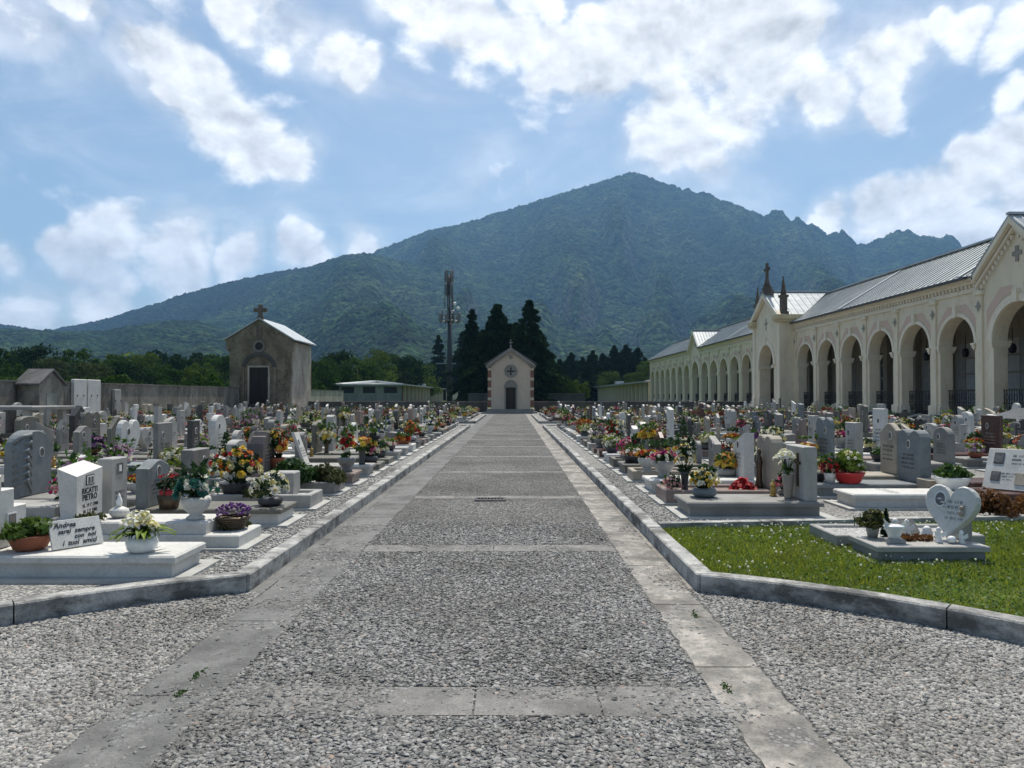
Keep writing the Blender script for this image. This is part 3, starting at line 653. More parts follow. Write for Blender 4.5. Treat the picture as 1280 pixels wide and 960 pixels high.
def archring(m, T, c, zs, r0, r1, d0, d1, mi=0, n=20, a0=0, a1=PI):
    for i in range(n):
        p, q = a0+(a1-a0)*i/n, a0+(a1-a0)*(i+1)/n
        def P(a, r, d): return T(c-r*math.cos(a), d, zs+r*math.sin(a))
        vs = [P(p,r0,d0),P(q,r0,d0),P(q,r1,d0),P(p,r1,d0),P(p,r0,d1),P(q,r0,d1),P(q,r1,d1),P(p,r1,d1)]
        m.add(vs, [(0,1,2,3),(0,4,5,1),(3,2,6,7)], mi)
        if i == 0: m.add([vs[0],vs[3],vs[7],vs[4]], [(0,1,2,3)], mi)
        if i == n-1: m.add([vs[1],vs[5],vs[6],vs[2]], [(0,1,2,3)], mi)
AX = 24.0; AF = .52                                   # arcade facade plane and its floor height
arc_o = thing('arcade_building', 'long cream arcade of round arches under a pitched metal roof, right of the graves', 'arcade', (AX, 31, 0))
def AT(u, d, z): return (d, u-31, z)                  # u along the path, depth from the facade (local)
BW, NW = 3.97, 5.4
segs = []                                             # (kind, y0, y1)
y = 31.0
segs.append(('gable', 31.0, 36.4))
for i in range(6): segs.append(('bay', 36.4+BW*i, 36.4+BW*(i+1)))
segs.append(('portal', 60.22, 66.9))
for i in range(6): segs.append(('bay', 66.9+BW*i, 66.9+BW*(i+1)))
segs.append(('gable', 90.72, 95.9))
for i in range(7): segs.append(('bay', 95.9+BW*i, 95.9+BW*(i+1)))
for i in range(3): segs.append(('bay', 31.0-BW*(i+1), 31.0-BW*i))
Y0, Y1 = 31.0-BW*3, 95.9+BW*7
ZC = 7.0; ZE = 7.72; ZS = 4.35
fac = MB(); trim = MB(); stm = {}; dent = MB(); pink = MB(); orn = MB(); plinth = MB(); gfl = []
for kind, a, b in segs:
    c = (a+b)/2; trim = MB(); pink = [MB(), MB()]
    if kind == 'bay':
        r = 1.5; archwall(fac, AT, a, b, c-r, c+r, AF, ZS, ZC, 0, .7)
        archring(trim, AT, c, ZS, r+.02, r+.22, -.07, -.004); trim.box(-.16, -.0, c-31-.14, c-31+.14, ZS+r-.02, ZS+r+.62)
        # pink spandrel panels, cut off by the ring
        for q_, s in enumerate((-1, 1)):
            A = [(c+s*(r+.27)*math.cos(t_), ZS+(r+.27)*math.sin(t_)) for t_ in [R(22)+R(60)*q/8 for q in range(9)]]
            zt = ZS+r+.62; P = A + [(c+s*.24, zt), (c+s*.82, zt), (c+s*1.70, zt-.95), (c+s*1.70, ZS+.75)]
            vs = [AT(u, -.012, z) for u, z in P]; pink[q_].add(vs, [tuple(range(len(vs))) if s < 0 else tuple(range(len(vs)-1, -1, -1))])
    elif kind == 'gable':
        r = 1.75; zt = ZE+.02; archwall(fac, AT, a, b, c-r, c+r, AF, ZS, ZC, 0, .7)
        archring(trim, AT, c, ZS, r+.02, r+.38, -.09, -.004); trim.box(-.2, -.0, c-31-.16, c-31+.16, ZS+r-.02, ZS+r+.6)
        ap = 9.75
        pts = [(a, ZC), (b, ZC), (b, ZE-.25), (c, ap), (a, ZE-.25)]
        fac.add([AT(u, 0, z) for u, z in pts], [(0,1,2,3,4)]); fac.add([AT(u, .45, z) for u, z in pts[::-1]], [(0,1,2,3,4)])
        for s in (-1, 1):
            A = [(c+s*(r+.5)*math.cos(t_), ZS+(r+.5)*math.sin(t_)) for t_ in [PI/2*q/8 for q in range(9)]]
            P = A[1:8] + [(c+s*.35, ZS+r+.85), (c+s*1.2, ZS+r+.85), (c+s*2.25, ZS+r-.2)]
            vs = [AT(u, -.012, z) for u, z in P]; pink[(s+1)//2].add(vs, [tuple(range(len(vs))) if s < 0 else tuple(range(len(vs)-1, -1, -1))])
            # raking cornice
            e, z0 = (b, ZE-.3) if s > 0 else (a, ZE-.3)
            L = math.hypot(c-e, ap-z0)
            for off, th, pr in ((0, .30, .42), (-.30, .18, .22)):
                v = [(e+s*.1, z0+off), (c, ap+.1+off), (c, ap+.1+off+th), (e+s*.1, z0+off+th)]
                vs = [AT(u, -pr, z) for u, z in v] + [AT(u, .05, z) for u, z in v]
                trim.add(vs, [(0,1,2,3) if s < 0 else (3,2,1,0), (0,4,5,1), (1,5,6,2), (2,6,7,3), (3,7,4,0)])
            for q in range(1, 12):
                u = e+(c-e)*q/12; z = z0+(ap+.1-z0)*q/12-.44; dent.box(-.14, 0, u-31-.06, u-31+.06, z-.12, z+.1)
        orn = MB(); orn.box(-.06, 0, c-31-.09, c-31+.09, 8.0, 8.75); orn.box(-.06, 0, c-31-.3, c-31-.09, 8.3, 8.5); orn.box(-.06, 0, c-31+.09, c-31+.3, 8.3, 8.5); orn.build('gable_cross', M['chapeltrim'], arc_o)
        gfl.append((a, b, c, ap))
    if trim.v: trim.build('arch_ring', M['creamtrim'], arc_o)
    for q_ in pink:
        if q_.v: q_.build('spandrel_panel', M['pinkpanel'], arc_o)
fac.build('facade_wall', M['cream'], arc_o)
# cornice with dentils, broken at the gables and the portal
runs = [(Y0, 31.0), (36.4, 60.22), (66.9, 90.72), (95.9, Y1)]
cor = MB()
for a, b in runs:
    a -= 31; b -= 31
    cor.box(-.10, .7, a, b, ZC, ZC+.22); cor.box(-.22, .7, a, b, ZC+.42, ZC+.58); cor.box(-.42, .7, a, b, ZC+.58, ZE-.02); cor.box(-.04, .69, a, b, ZC+.22, ZC+.42)
    u = a+.2
    while u < b-.1: dent.box(-.19, -.04, u, u+.13, ZC+.24, ZC+.418); u += .33
cor.build('cornice', M['creamtrim'], arc_o); dent.build('dentils', M['creamtrim'], arc_o)
# pilasters at each pier
bounds = sorted({round(s[1], 3) for s in segs if s[0] != 'portal'} | {round(s[2], 3) for s in segs if s[0] != 'portal'})
pm = MB(); pm.box(-.10, -.002, -.22, .22, AF, ZC, 0); pm.box(-.2, -.002, -.36, .36, AF, AF+.55, 0, .03); pm.box(-.19, -.002, -.34, .34, ZC-.22, ZC, 0)
pme = pm.mesh('pilaster', M['cream'])
cm = MB(); cm.box(-.09, .78, -.06, .06, ZS-.34, ZS-.24); cm.box(-.13, .82, -.1, .1, ZS-.24, ZS-.1); cm.box(-.17, .86, -.14, .14, ZS-.1, ZS); cme = cm.mesh('impost', M['creamtrim'])
bm_ = MB(); bm_.box(-.1, .8, -.1, .1, AF, AF+.5, 0, .02); bme = bm_.mesh('pier_base', M['creamtrim'])
xm = MB(); xm.add([AT(31+u, -.16, z) for u, z in ((0,-.34),(.09,-.06),(.26,0),(.09,.06),(0,.34),(-.09,.06),(-.26,0),(-.09,-.06))], [(7,6,5,4,3,2,1,0)]); xme = xm.mesh('pier_cross', M['chapeltrim'])
for bb in bounds:
    link('pilaster', pme, arc_o, (0, bb-31, 0)); link('pier_cross', xme, arc_o, (0, bb-31, 6.2))
for kind, a, b in segs:
    if kind == 'portal': continue
    r = 1.5 if kind == 'bay' else 1.75; c = (a+b)/2
    for s in (-1, 1): link('impost', cme, arc_o, (0, c+s*(r+.02)-31, 0)); link('pier_base', bme, arc_o, (0, c+s*(r+.03)-31, 0))
# portal: projects towards the path
PJ = -1.3; a, b = 60.22, 66.9; c = (a+b)/2
po = MB(); r = 1.8
archwall(po, AT, a, b, c-r, c+r, AF, ZS, 7.6, PJ, PJ+1.0)
po.add([AT(u, PJ, z) for u, z in ((a, 7.6), (b, 7.6), (b, 8.1), (c, 10.3), (a, 8.1))], [(0,1,2,3,4)]); po.add([AT(u, PJ+1, z) for u, z in ((a, 8.1), (c, 10.3), (b, 8.1), (b, 7.6), (a, 7.6))], [(0,1,2,3,4)])
for s, u in ((0, a), (1, b)):
    vs = [AT(u, PJ, AF), AT(u, 1, AF), AT(u, 1, 8.1), AT(u, PJ, 8.1)]; po.add(vs, [(0,1,2,3) if s else (3,2,1,0)])
por = po.build('portal', M['cream'], arc_o)
tr = MB(); archring(tr, AT, c, ZS, r+.02, r+.4, PJ-.09, PJ-.004); tr.box(PJ-.2, PJ-.004, c-31-.16, c-31+.16, ZS+r-.02, ZS+r+.7)
for s in (-1, 1):
    e = b if s > 0 else a
    tr.box(PJ-.1, PJ-.004, e-31-(.5 if s > 0 else .0), e-31+(.0 if s > 0 else .5), AF, 7.9)
    tr.box(PJ-.16, PJ+1.1, c+s*r-31-.14, c+s*r-31+.14, ZS-.3, ZS-.01)
    tr.box(PJ-.2, PJ-.004, e-31-(.6 if s > 0 else 0), e-31+(0 if s > 0 else .6), AF, AF+.9)
    tr.box(PJ-.12, PJ+1.06, c+s*r-31-.11, c+s*r-31+.11, AF, AF+.85)
    z0 = 8.05; v = [(e+s*.3, z0), (c, 10.35), (c, 10.75), (e+s*.3, z0+.42)]
    vs = [AT(u, PJ-.35, z) for u, z in v] + [AT(u, PJ+.3, z) for u, z in v]
    tr.add(vs, [(0,1,2,3) if s < 0 else (3,2,1,0), (0,4,5,1), (1,5,6,2), (2,6,7,3), (3,7,4,0)])
    A = [(c+s*(r+.5)*math.cos(t_), ZS+(r+.5)*math.sin(t_)) for t_ in [PI/2*q/8 for q in range(9)]]
tr.build('portal_trim', M['creamtrim'], por)
oc = MB()
for s in (-1, 1):
    e = b if s > 0 else a
    oc.box(PJ-.28, PJ+1.9, e-31-(.75 if s > 0 else .32), e-31+(.32 if s > 0 else .75), 7.9, 8.12); oc.box(PJ-.4, PJ+2.0, e-31-(.85 if s > 0 else .44), e-31+(.44 if s > 0 else .85), 8.12, 8.5)
oc.build('pier_cornice', M['ochre'], por)
pr = MB(); pr.box(PJ-.02, PJ-.004, c-31-.1, c-31+.1, 7.45, 8.55); pr.box(PJ-.02, PJ-.004, c-31-.36, c-31-.1, 7.95, 8.15); pr.box(PJ-.02, PJ-.004, c-31+.1, c-31+.36, 7.95, 8.15); pr.build('gable_ornament', M['chapeltrim'], por)
fn = MB(); fn.box(-.34,.34,-.34,.34,0,.3,0,.04); fn.box(-.24,.24,-.24,.24,.3,1.5); fn.box(-.33,.33,-.33,.33,1.5,1.7); fn.lathe([(.27,1.7),(.2,2.2),(.1,2.9),(.04,3.1),(.11,3.2),(.02,3.35)], 4); fme = fn.mesh('pinnacle', M['finial'])
for s in (-1, 1): link('pinnacle', fme, por, (PJ+.35, c+s*(6.68/2-.18)-31, 8.5))
cr = MB(); cr.box(-.4,.4,-.55,.55,0,.55); cr.box(-.3,.3,-.4,.4,.55,.85); cr.lathe([(.36,.85),(.22,1.3),(.15,1.7)], 8); cr.box(-.1,.1,-.13,.13,1.7,3.0); cr.box(-.1,.1,-.52,-.13,2.32,2.58); cr.box(-.1,.1,.13,.52,2.32,2.58)
cr.build('portal_cross', M['finial'], por, (PJ+.1, c-31, 10.5))
# roof
rf = MB(); sm = MB(); XR, ZR = 4.2, 10.65
def slope(y0, y1, xe=-.5):
    y0 -= 31; y1 -= 31; th = .09; ZE = globals()['ZE']+(xe+.5)/(XR+.5)*(ZR-globals()['ZE'])
    vs = [(xe, y0, ZE), (xe, y1, ZE), (XR, y1, ZR), (XR, y0, ZR), (xe, y0, ZE+th), (xe, y1, ZE+th), (XR, y1, ZR+th), (XR, y0, ZR+th)]
    rf.add(vs, [(0,1,2,3),(7,6,5,4),(4,5,1,0),(5,6,2,1),(7,4,0,3)])
    vs = [(XR, y0, ZR), (XR, y1, ZR), (9.2, y1, 7.1), (9.2, y0, 7.1)]; rf.add(vs, [(3,2,1,0)])
    u = y0+.3
    while u < y1:
        x9 = xe-.02; vs = [(x9, u, ZE+th+.002), (XR, u, ZR+th+.002), (XR, u+.045, ZR+th+.002), (x9, u+.045, ZE+th+.002), (x9, u, ZE+th+.06), (XR, u, ZR+th+.06), (XR, u+.045, ZR+th+.06), (x9, u+.045, ZE+th+.06)]
        sm.add(vs, [(4,5,6,7),(0,1,5,4),(2,3,7,6),(3,0,4,7)]); u += .58
for a, b in runs: slope(a, b)
for a, b in ((31.0, 36.4), (60.22, 66.9), (90.72, 95.9)): slope(a, b, .5)
rf.build('roof', M['roof'], arc_o); sm.build('roof_seams', M['roof'], arc_o)
vg = MB(); vg.box(XR-.22, XR+.22, Y0-31, Y1-31, ZR+.11, ZR+.22)
for yy in (51.0, 78.2, 45.2-8.0, 110.0):
    u = yy-31; vg.add([(-.55,u,ZE+.17),(XR,u,ZR+.17),(XR,u+.28,ZR+.17),(-.55,u+.28,ZE+.17),(-.55,u,ZE+.10),(XR,u,ZR+.1),(XR,u+.28,ZR+.1),(-.55,u+.28,ZE+.1)], [(3,2,1,0),(0,1,5,4),(2,3,7,6),(3,0,4,7)])
vg.build('ridge_cap', M['roofpale'], arc_o)
gt = MB(); gt.box(-.62,-.5,Y0-31,29.0-31+2,ZE-.06,ZE+.07)
for a, b in runs[1:]: gt.box(-.62,-.5,a-31+.3,b-31-.3,ZE-.06,ZE+.07)
gt.build('gutter', M['darkpot'], arc_o)
for a, b, c, ap, x0 in [(g[0], g[1], g[2], g[3]+.42, -.42) for g in gfl] + [(60.22, 66.9, 63.56, 10.85, PJ-.34)]:
    gr = MB(); gs = MB(); ge = MB(); big = x0 < -1; hw = (b-a)/2+(.3 if big else .15); ze = (8.35 if big else ZE+.05); xe = (ap-ZE)/(ZR-ZE)*(XR+.5)-.5
    xe = min(xe, 4.2); xb = -.5+max(0, (ze-ZE))/(ZR-ZE)*(XR+.5)
    for s in (-1, 1):
        P = [(x0, c+s*hw-31, ze), (x0, c-31, ap), (xe, c-31, ap), (xb, c+s*hw-31, ze)]
        n = [(x, y_, z+.08) for x, y_, z in P]
        gr.add(P+n, [(4,5,6,7) if s > 0 else (7,6,5,4), (0,1,5,4), (0,4,7,3), (3,2,1,0) if s > 0 else (0,1,2,3)])
        for q in range(9):
            f = (q+.5)/9; yy = c+s*hw*(1-f)-31; z = ze+(ap-ze)*f; xx = xb+(xe-xb)*f
        for q in range(10):
            xx = x0+.1+(xe-x0)*q/10; zz = 0
            f = 0 if xx < xb else (xx-xb)/max(.01, xe-xb)
            p0 = (xx, c+s*hw*(1-f)-31, ze+(ap-ze)*f+.085); p1 = (xx, c-31, ap+.085)
            if abs(p0[1]-p1[1]) > .1: gs.tube([p0, p1], .035, 4, smooth=False)
    ge.box(x0-.03, xe, c-31-.12, c-31+.12, ap+.06, ap+.18)
    gro = gr.build('gable_roof', M['roofpale'], arc_o); gs.build('roof_seams', M['roof'], gro); ge.build('gable_ridge', M['roofpale'], gro)
# inside: floor, back wall with memorial slabs, ceiling, end walls
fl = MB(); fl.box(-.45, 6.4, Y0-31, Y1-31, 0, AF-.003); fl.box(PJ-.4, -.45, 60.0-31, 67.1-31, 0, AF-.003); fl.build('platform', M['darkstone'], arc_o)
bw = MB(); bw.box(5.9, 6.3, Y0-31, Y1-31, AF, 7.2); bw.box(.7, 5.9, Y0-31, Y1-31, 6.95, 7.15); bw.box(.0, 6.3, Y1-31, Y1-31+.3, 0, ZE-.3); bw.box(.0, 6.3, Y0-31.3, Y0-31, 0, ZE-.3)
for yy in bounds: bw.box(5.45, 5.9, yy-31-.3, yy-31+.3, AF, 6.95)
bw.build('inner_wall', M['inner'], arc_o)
rr = random.Random(8)
slab_kinds = ['pale', 'white', 'grey', 'pale', 'dark']
for kind, a, b in segs:
    c = (a+b)/2-31
    for kk in range(3):
        m = MB(); wv = .52; u0 = c-1.55+kk*1.06
        for row in range(4): m.box(5.86, 5.897, u0, u0+.98, 1.0+row*1.05, 1.0+row*1.05+.92)
        if b < 80: m.build('memorial_slabs', M[rr.choice(slab_kinds)], arc_o)
rl = MB()
for q in range(20):
    u = -1.45+2.9*q/19; rl.box(-.012,.012,u-.011,u+.011,.06,1.38)
for z in (.06, .7, 1.36): rl.box(-.018,.018,-1.5,1.5,z,z+.035)
for q in range(10):
    u = -1.3+2.6*q/9
    for zc in (.4, 1.02): rl.tube([(0, u+.1*math.cos(2*PI*i/10), zc+.17*math.sin(2*PI*i/10)) for i in range(11)], .012, 4)
rme = rl.mesh('railing', M['black'])
lm = MB(); lm.lathe([(.02,0),(.16,.05),(.2,.3),(.14,.5),(.03,.56),(.015,1.4)], 8); lme = lm.mesh('hanging_lamp', M['black'])
for kind, a, b in segs:
    c = (a+b)/2-31
    link('railing', rme, arc_o, (.45 if kind != 'portal' else -.3, c, AF), 0, (1, 1 if kind == 'bay' else 1.15, 1))
    if kind == 'bay' and a < 62: link('hanging_lamp', lme, arc_o, (3.0, c, 3.9))
# sloping stair cheeks down from the platform, with handrails of stone
ck = MB(); ck.add([(-2.1,-.13,0),(-.46,-.13,0),(-.46,-.13,.50),(-2.1,-.13,.08),(-2.1,.13,0),(-.46,.13,0),(-.46,.13,.50),(-2.1,.13,.08)], [(0,1,2,3),(7,6,5,4),(0,3,7,4),(1,5,6,2),(0,4,5,1)]); ck.add([(-2.15,-.17,.085),(-.44,-.17,.515),(-.44,.17,.515),(-2.15,.17,.085),(-2.15,-.17,.15),(-.44,-.17,.58),(-.44,.17,.58),(-2.15,.17,.15)], [(0,1,2,3),(7,6,5,4),(0,4,5,1),(2,6,7,3),(0,3,7,4),(1,5,6,2)], 1)
ckme = ck.mesh('stair_cheek', [M['darkstone'], M['pale']])
for i, (kind, a, b) in enumerate(segs):
    if kind == 'portal': continue
    for u in (a+.75, b-.75): link('stair_cheek', ckme, arc_o, (0, u-31, 0))
stme = None
for kind, a, b in segs:
    if kind == 'portal': continue
    if stme is None:
        st = MB(); st.box(-1.9, -.46, -1.1, 1.1, 0, .13); st.box(-1.42, -.46, -1.1, 1.1, .13, .26); st.box(-.94, -.46, -1.1, 1.1, .26, .39); stme = st.mesh('stairs', M['darkstone'])
    link('stairs', stme, arc_o, (0, (a+b)/2-31, 0))

# ------------------------------------------------------------------ old mausoleum on the left
mo = thing('mausoleum', 'weathered brown mausoleum with shaped gable and iron cross, against the left wall', 'mausoleum', (-23.05, 64.5, 0))
m = MB(); W = 2.95; zsh = 6.0
prof = [(-W+.25,0),(W-.25,0),(W-.25,5.55),(W+.08,5.8),(W+.08,6.75),(0,8.55),(-W-.08,6.75),(-W-.08,5.8),(-W+.25,5.55)]
mf = MB(); mf.add([(x, 0, z) for x, z in prof], [tuple(range(9))]); mf.add([(x, .5, z) for x, z in prof[::-1]], [tuple(range(9))])
for (ax, az), (bx, bz) in zip(prof, prof[1:]+prof[:1]): mf.add([(ax,0,az),(ax,.5,az),(bx,.5,bz),(bx,0,bz)], [(0,1,2,3)])
mf.build('front_wall', M['oldgrey'], mo)
sw = MB(); sw.box(W-.5, W-.1, .5, 6.6, 0, 6.6); sw.box(-W+.1, -W+.5, .5, 6.6, 0, 6.6); sw.box(-W+.5, W-.5, 6.2, 6.6, 0, 6.6)
sw.add([(x, 6.6, z) for x, z in ((-W+.1,6.6),(0,8.3),(W-.1,6.6))], [(0,1,2)]); sw.build('side_wall', M['oldpale'], mo)
rf = MB()
for s in (-1, 1):
    P = [(s*(W+.32), -.12, 6.62), (0, -.12, 8.6), (0, 7.0, 8.6), (s*(W+.32), 7.0, 6.62)]; Q = [(x, y, z+.12) for x, y, z in P]
    rf.add(P+Q, [(4,5,6,7),(0,1,2,3),(0,4,7,3),(0,1,5,4),(3,7,6,2)])
rf.build('roof', M['roof'], mo)
cx = MB(); cx.box(-.25,.25,.0,.5,8.6,8.85); cx.box(-.17,.17,.12,.42,8.85,9.95); cx.box(-.58,-.17,.12,.42,9.28,9.62); cx.box(.17,.58,.12,.42,9.28,9.62); cx.build('cross', M['finial'], mo)
dt = MB(); T2 = lambda u, d, z: (u, d, z)
dt.box(-1.0,-.85,-.14,-.003,.9,4.2); dt.box(.85,1.0,-.14,-.003,.9,4.2); dt.box(-1.0,1.0,-.14,-.003,4.202,4.35); dt.build('door_surround', M['oldpale'], mo)
dt = MB(); archring(dt, T2, 0, 3.95, 1.3, 1.6, -.18, -.003, 0, 16, R(12), R(168)); dt.build('door_hood', M['darkstone'], mo)
for s in (-1, 1): dt = MB(); dt.box(s*1.45-.14, s*1.45+.14, -.10, -.003, .9, 4.2); dt.build('side_strip', M['oldgrey'], mo)
dt = MB(); dt.box(-.24,.24,-.12,-.003,6.8,7.9); dt.build('gable_strip', M['finial'], mo)
dd = MB(); dd.box(-.85,-.01,-.05,-.003,.9,4.19); dd.box(.01,.85,-.05,-.003,.9,4.19); dr = dd.build('door', M['door'], mo)
g = MB()
for q in range(8): u = -.74+.21*q; g.box(u-.015,u+.015,-.085,-.055,1.0,4.05)
for z in (1.0, 2.2, 3.2, 4.02): g.box(-.8,.8,-.08,-.056,z,z+.05)
g.build('door_grille', M['black'], dr)
ow = MB(); archring(ow, T2, 0, 6.12, .36, .56, -.12, -.003, 0, 20, 0, 2*PI); wo = ow.build('round_window', M['cap'], mo)
wp = MB(); wp.add([(.36*math.cos(2*PI*i/20), -.02, 6.12+.36*math.sin(2*PI*i/20)) for i in range(20)], [tuple(range(20))]); wp.build('window_pane', M['dark_and_shade'], wo)
sp = MB(); 
for q in range(5): sp.box(-2.4+.12*q, 2.4-.12*q, -2.0+.36*q, -.003, .17*q, .17*(q+1))
sp.build('steps', M['darkstone'], mo)

# ------------------------------------------------------------------ walls
def wall_run(name, label, pts, h, th, mat, cap=True, group=None, hs=None):
    m = MB(); k = MB()
    for (ax, ay), (bx, by) in zip(pts[:-1], pts[1:]):
        d = Vector((bx-ax, by-ay, 0)); L = d.length; t_ = d.normalized(); n = Vector((-t_.y, t_.x, 0))
        n_ = max(1, int(L/1.5)); rr = random.Random(int(ax*7+ay))
        for i in range(n_):
            s = Vector((ax, ay, 0))+t_*(L*i/n_); e = Vector((ax, ay, 0))+t_*(L*(i+1)/n_)
            c4 = [s, e, e+n*th, s+n*th]; m.add([(p.x, p.y, -.05) for p in c4]+[(p.x, p.y, h) for p in c4], [(0,1,5,4),(2,3,7,6),(4,5,6,7)]+([(3,0,4,7)] if i == 0 else [])+([(1,2,6,5)] if i == n_-1 else []))
            if cap:
                j = rr.uniform(-.015,.02); q = .01; c4 = [s-n*.06+t_*q, e-n*.06-t_*q, e+n*(th+.06)-t_*q, s+n*(th+.06)+t_*q]
                k.add([(p.x, p.y, h+.002) for p in c4]+[(p.x, p.y, h+.09+j) for p in c4], [(0,1,5,4),(1,2,6,5),(2,3,7,6),(3,0,4,7),(4,5,6,7),(3,2,1,0)])
    o = m.build(name, mat); tag(o, label, 'wall', group, 'thing')
    if cap: k.build('coping', M['cap'], o)
    return o
wall_run('boundary_wall', 'long stained grey boundary wall left of the graves, before the mausoleum', [(-25.2, 64.4), (-25.2, 24)], 2.3, .4, M['oldwall'])
wall_run('boundary_wall', 'stained grey boundary wall between the mausoleum and the low niche building', [(-25.2, 104), (-25.2, 71.2)], 2.3, .4, M['oldpale'])
wall_run('cross_wall', 'low dark wall behind the graves left of the chapel', [(-2.5, 70.6), (-24.7, 70.6)], .98, .35, M['darkstone'])
wall_run('cross_wall', 'low dark wall behind the graves right of the chapel', [(23.4, 70.6), (2.1, 70.6)], .98, .35, M['darkstone'])
wall_run('garden_wall', 'dark taller wall under the conifers beyond the chapel', [(13, 128), (-8, 128)], 2.0, .3, M['darkstone'])
# gabled niche built against the wall, and tall white slabs
so_ = thing('wall_shrine', 'ruined stone shrine with slate gable roof against the left wall', 'shrine', (-24.75, 36.4, 0), 0)
m = MB(); m.add([(x, y, z) for x in (0, 1.1) for y, z in ((-.95,0),(.95,0),(.95,2.2),(0,2.85),(-.95,2.2))], [(5,6,7,8,9),(4,3,2,1,0),(0,1,6,5),(1,2,7,6),(2,3,8,7),(3,4,9,8),(4,0,5,9)]); m.build('body', M['oldwall'], so_)
m = MB(); m.box(1.1,1.13,-.42,.42,.1,1.75); m.build('blind_door', M['greencem'], so_)
m = MB()
for s in (-1, 1):
    P = [(-.1, s*1.12, 2.13), (-.1, 0, 2.9), (1.22, 0, 2.9), (1.22, s*1.12, 2.13)]; m.add(P+[(x,y,z+.1) for x,y,z in P], [(4,5,6,7),(0,1,2,3),(0,4,7,3),(0,1,5,4),(3,7,6,2)])
m.build('roof', M['slate'], so_)
def tallslab(px0, px1, top, label, mat):
    y0 = 24.6*F/(CX-px0); y1 = 24.6*F/(CX-px1); o = thing('memorial_slab', label, 'memorial', (-24.7, (y0+y1)/2, FZ), 0)
    m = MB(); m.box(-.06, .12, -(y1-y0)/2+.03, (y1-y0)/2-.03, 0, top, 0, .03); m.build('slab', mat, o)
    b = MB()
    for u in (-.3, .3):
        b.box(.12, .15, u-.03, u+.03, top*.6, top*.6+.09)
    b.build('bronze_fitting', M['bronze'], o)
tallslab(91.5, 108, 2.45, 'tall white memorial slab leaning on the left wall, nearer one of the pair', M['white'])
tallslab(109, 125.5, 2.45, 'tall white memorial slab on the left wall, farther one of the pair', M['white'])
tallslab(143, 151, 1.9, 'narrow weathered memorial slab on the left wall, beyond the white pair', M['pale'])

# ------------------------------------------------------------------ niche buildings beyond the cross wall
def columbarium(name, label, sx, x, w, y0, y1, h, npan, pmat, front):
    o = thing(name, label, 'building', (sx*x, y0, 0)); L = y1-y0
    m = MB(); xa, xb = (0, w) if sx > 0 else (-w, 0)
    m.box(xa+(.9 if sx > 0 else 0), xb-(0 if sx > 0 else .9), .25, L, 0, h-.3); m.build('wall', front, o)
    fr = MB(); fr.box(xa, xb, 0, .25, 0, 2.2); 
    for u in (0, .33, .66, 1): xx = xa+(xb-xa)*u; fr.box(max(xa, xx-.9), min(xb, xx+.9), .0, .245, 2.2, h-.62)
    fr.box(xa, xb, 0, .25, h-.62, h-.3)
    for u in (.165, .495, .83):
        op = MB(); xx = xa+(xb-xa)*u; op.box(xx-(1.35 if u > .2 else 1.3), xx+1.3, .19, .24, 2.202, h-.622); op.build('opening_shade', M['dark_and_shade'], o)  # near-black panels paint the shade inside the openings
    fr.build('end_wall', M['greencem'] if sx < 0 else M['cream'], o)
    rf = MB(); e = .9; xs = [xa-e, xb+e]
    rf.add([(xs[0],-e,h-.3),(xs[1],-e,h-.3),(xs[1],L+e,h-.3),(xs[0],L+e,h-.3),(xs[0],-e,h-.02),(xs[1],-e,h-.02),(xs[1],L+e,h-.02),(xs[0],L+e,h-.02),((xs[0]+xs[1])/2-.4,w*.45,h+.4),((xs[0]+xs[1])/2+.4,w*.45,h+.4),((xs[0]+xs[1])/2+.4,L-w*.3,h+.4),((xs[0]+xs[1])/2-.4,L-w*.3,h+.4)],
           [(3,2,1,0),(0,1,5,4),(1,2,6,5),(2,3,7,6),(3,0,4,7),(4,5,9,8),(5,6,10,9),(6,7,11,10),(7,4,8,11),(8,9,10,11)])
    if True:
        for q in range(26):
            xx = xs[0]+.3+(xs[1]-xs[0]-.6)*q/25; rf.tube([(xx, -e-.02, h), ((xs[0]+xs[1])/2+(xx-(xs[0]+xs[1])/2)*.1, w*.45, h+.8)], .06, 4, smooth=False)
    rf.build('roof', M['roofpale'], o)
    fin = MB(); fin.box(-.32, .32, -.16, .16, 0, h-.31); fme = fin.mesh('fin', M['creamtrim'])
    pn = MB(); pl = L/npan; pn.box(-.05, .05, .1, pl-.1, .2, h-.35); pnm = pn.mesh('niche_panel', pmat)
    for i in range(npan): link('niche_panel', pnm, o, (.92*sx, i*pl+.0, 0))
    for i in range(npan+1): link('fin', fme, o, (sx*.35, min(i*pl, L-.2)+.17, 0))
    v = MB(); v.box(-.9,.9,0,2.5,h+.1,h+1.0); 
    v.build('roof_light', M['roofpale'], o, (sx*1.0, L*.45, -.25))
    return o
columbarium('niche_building', 'low burial niche building with red brown panels and pale metal roof, left of the path', -1, 23.5, 13.6, 150, 240, 4.15, 14, M['redpanel'], M['greypanel'])
columbarium('niche_building', 'low grey burial niche building continuing beyond the end of the arcade', 1, 24.0, 12, 126, 214, 4.3, 20, M['greypanel'], M['greypanel'])
hu = thing('service_hut', 'small cream flat roofed hut at the foot of the antenna mast', 'hut', (atd(572, 246), 246, 0))
m = MB(); m.box(-4.0, 4.6, 0, 4, 0, 3.4); m.build('wall', M['cream'], hu); m = MB(); m.box(-4.4, 9.5, -.8, 4.4, 3.4, 3.75); m.build('roof', M['darkpot'], hu)
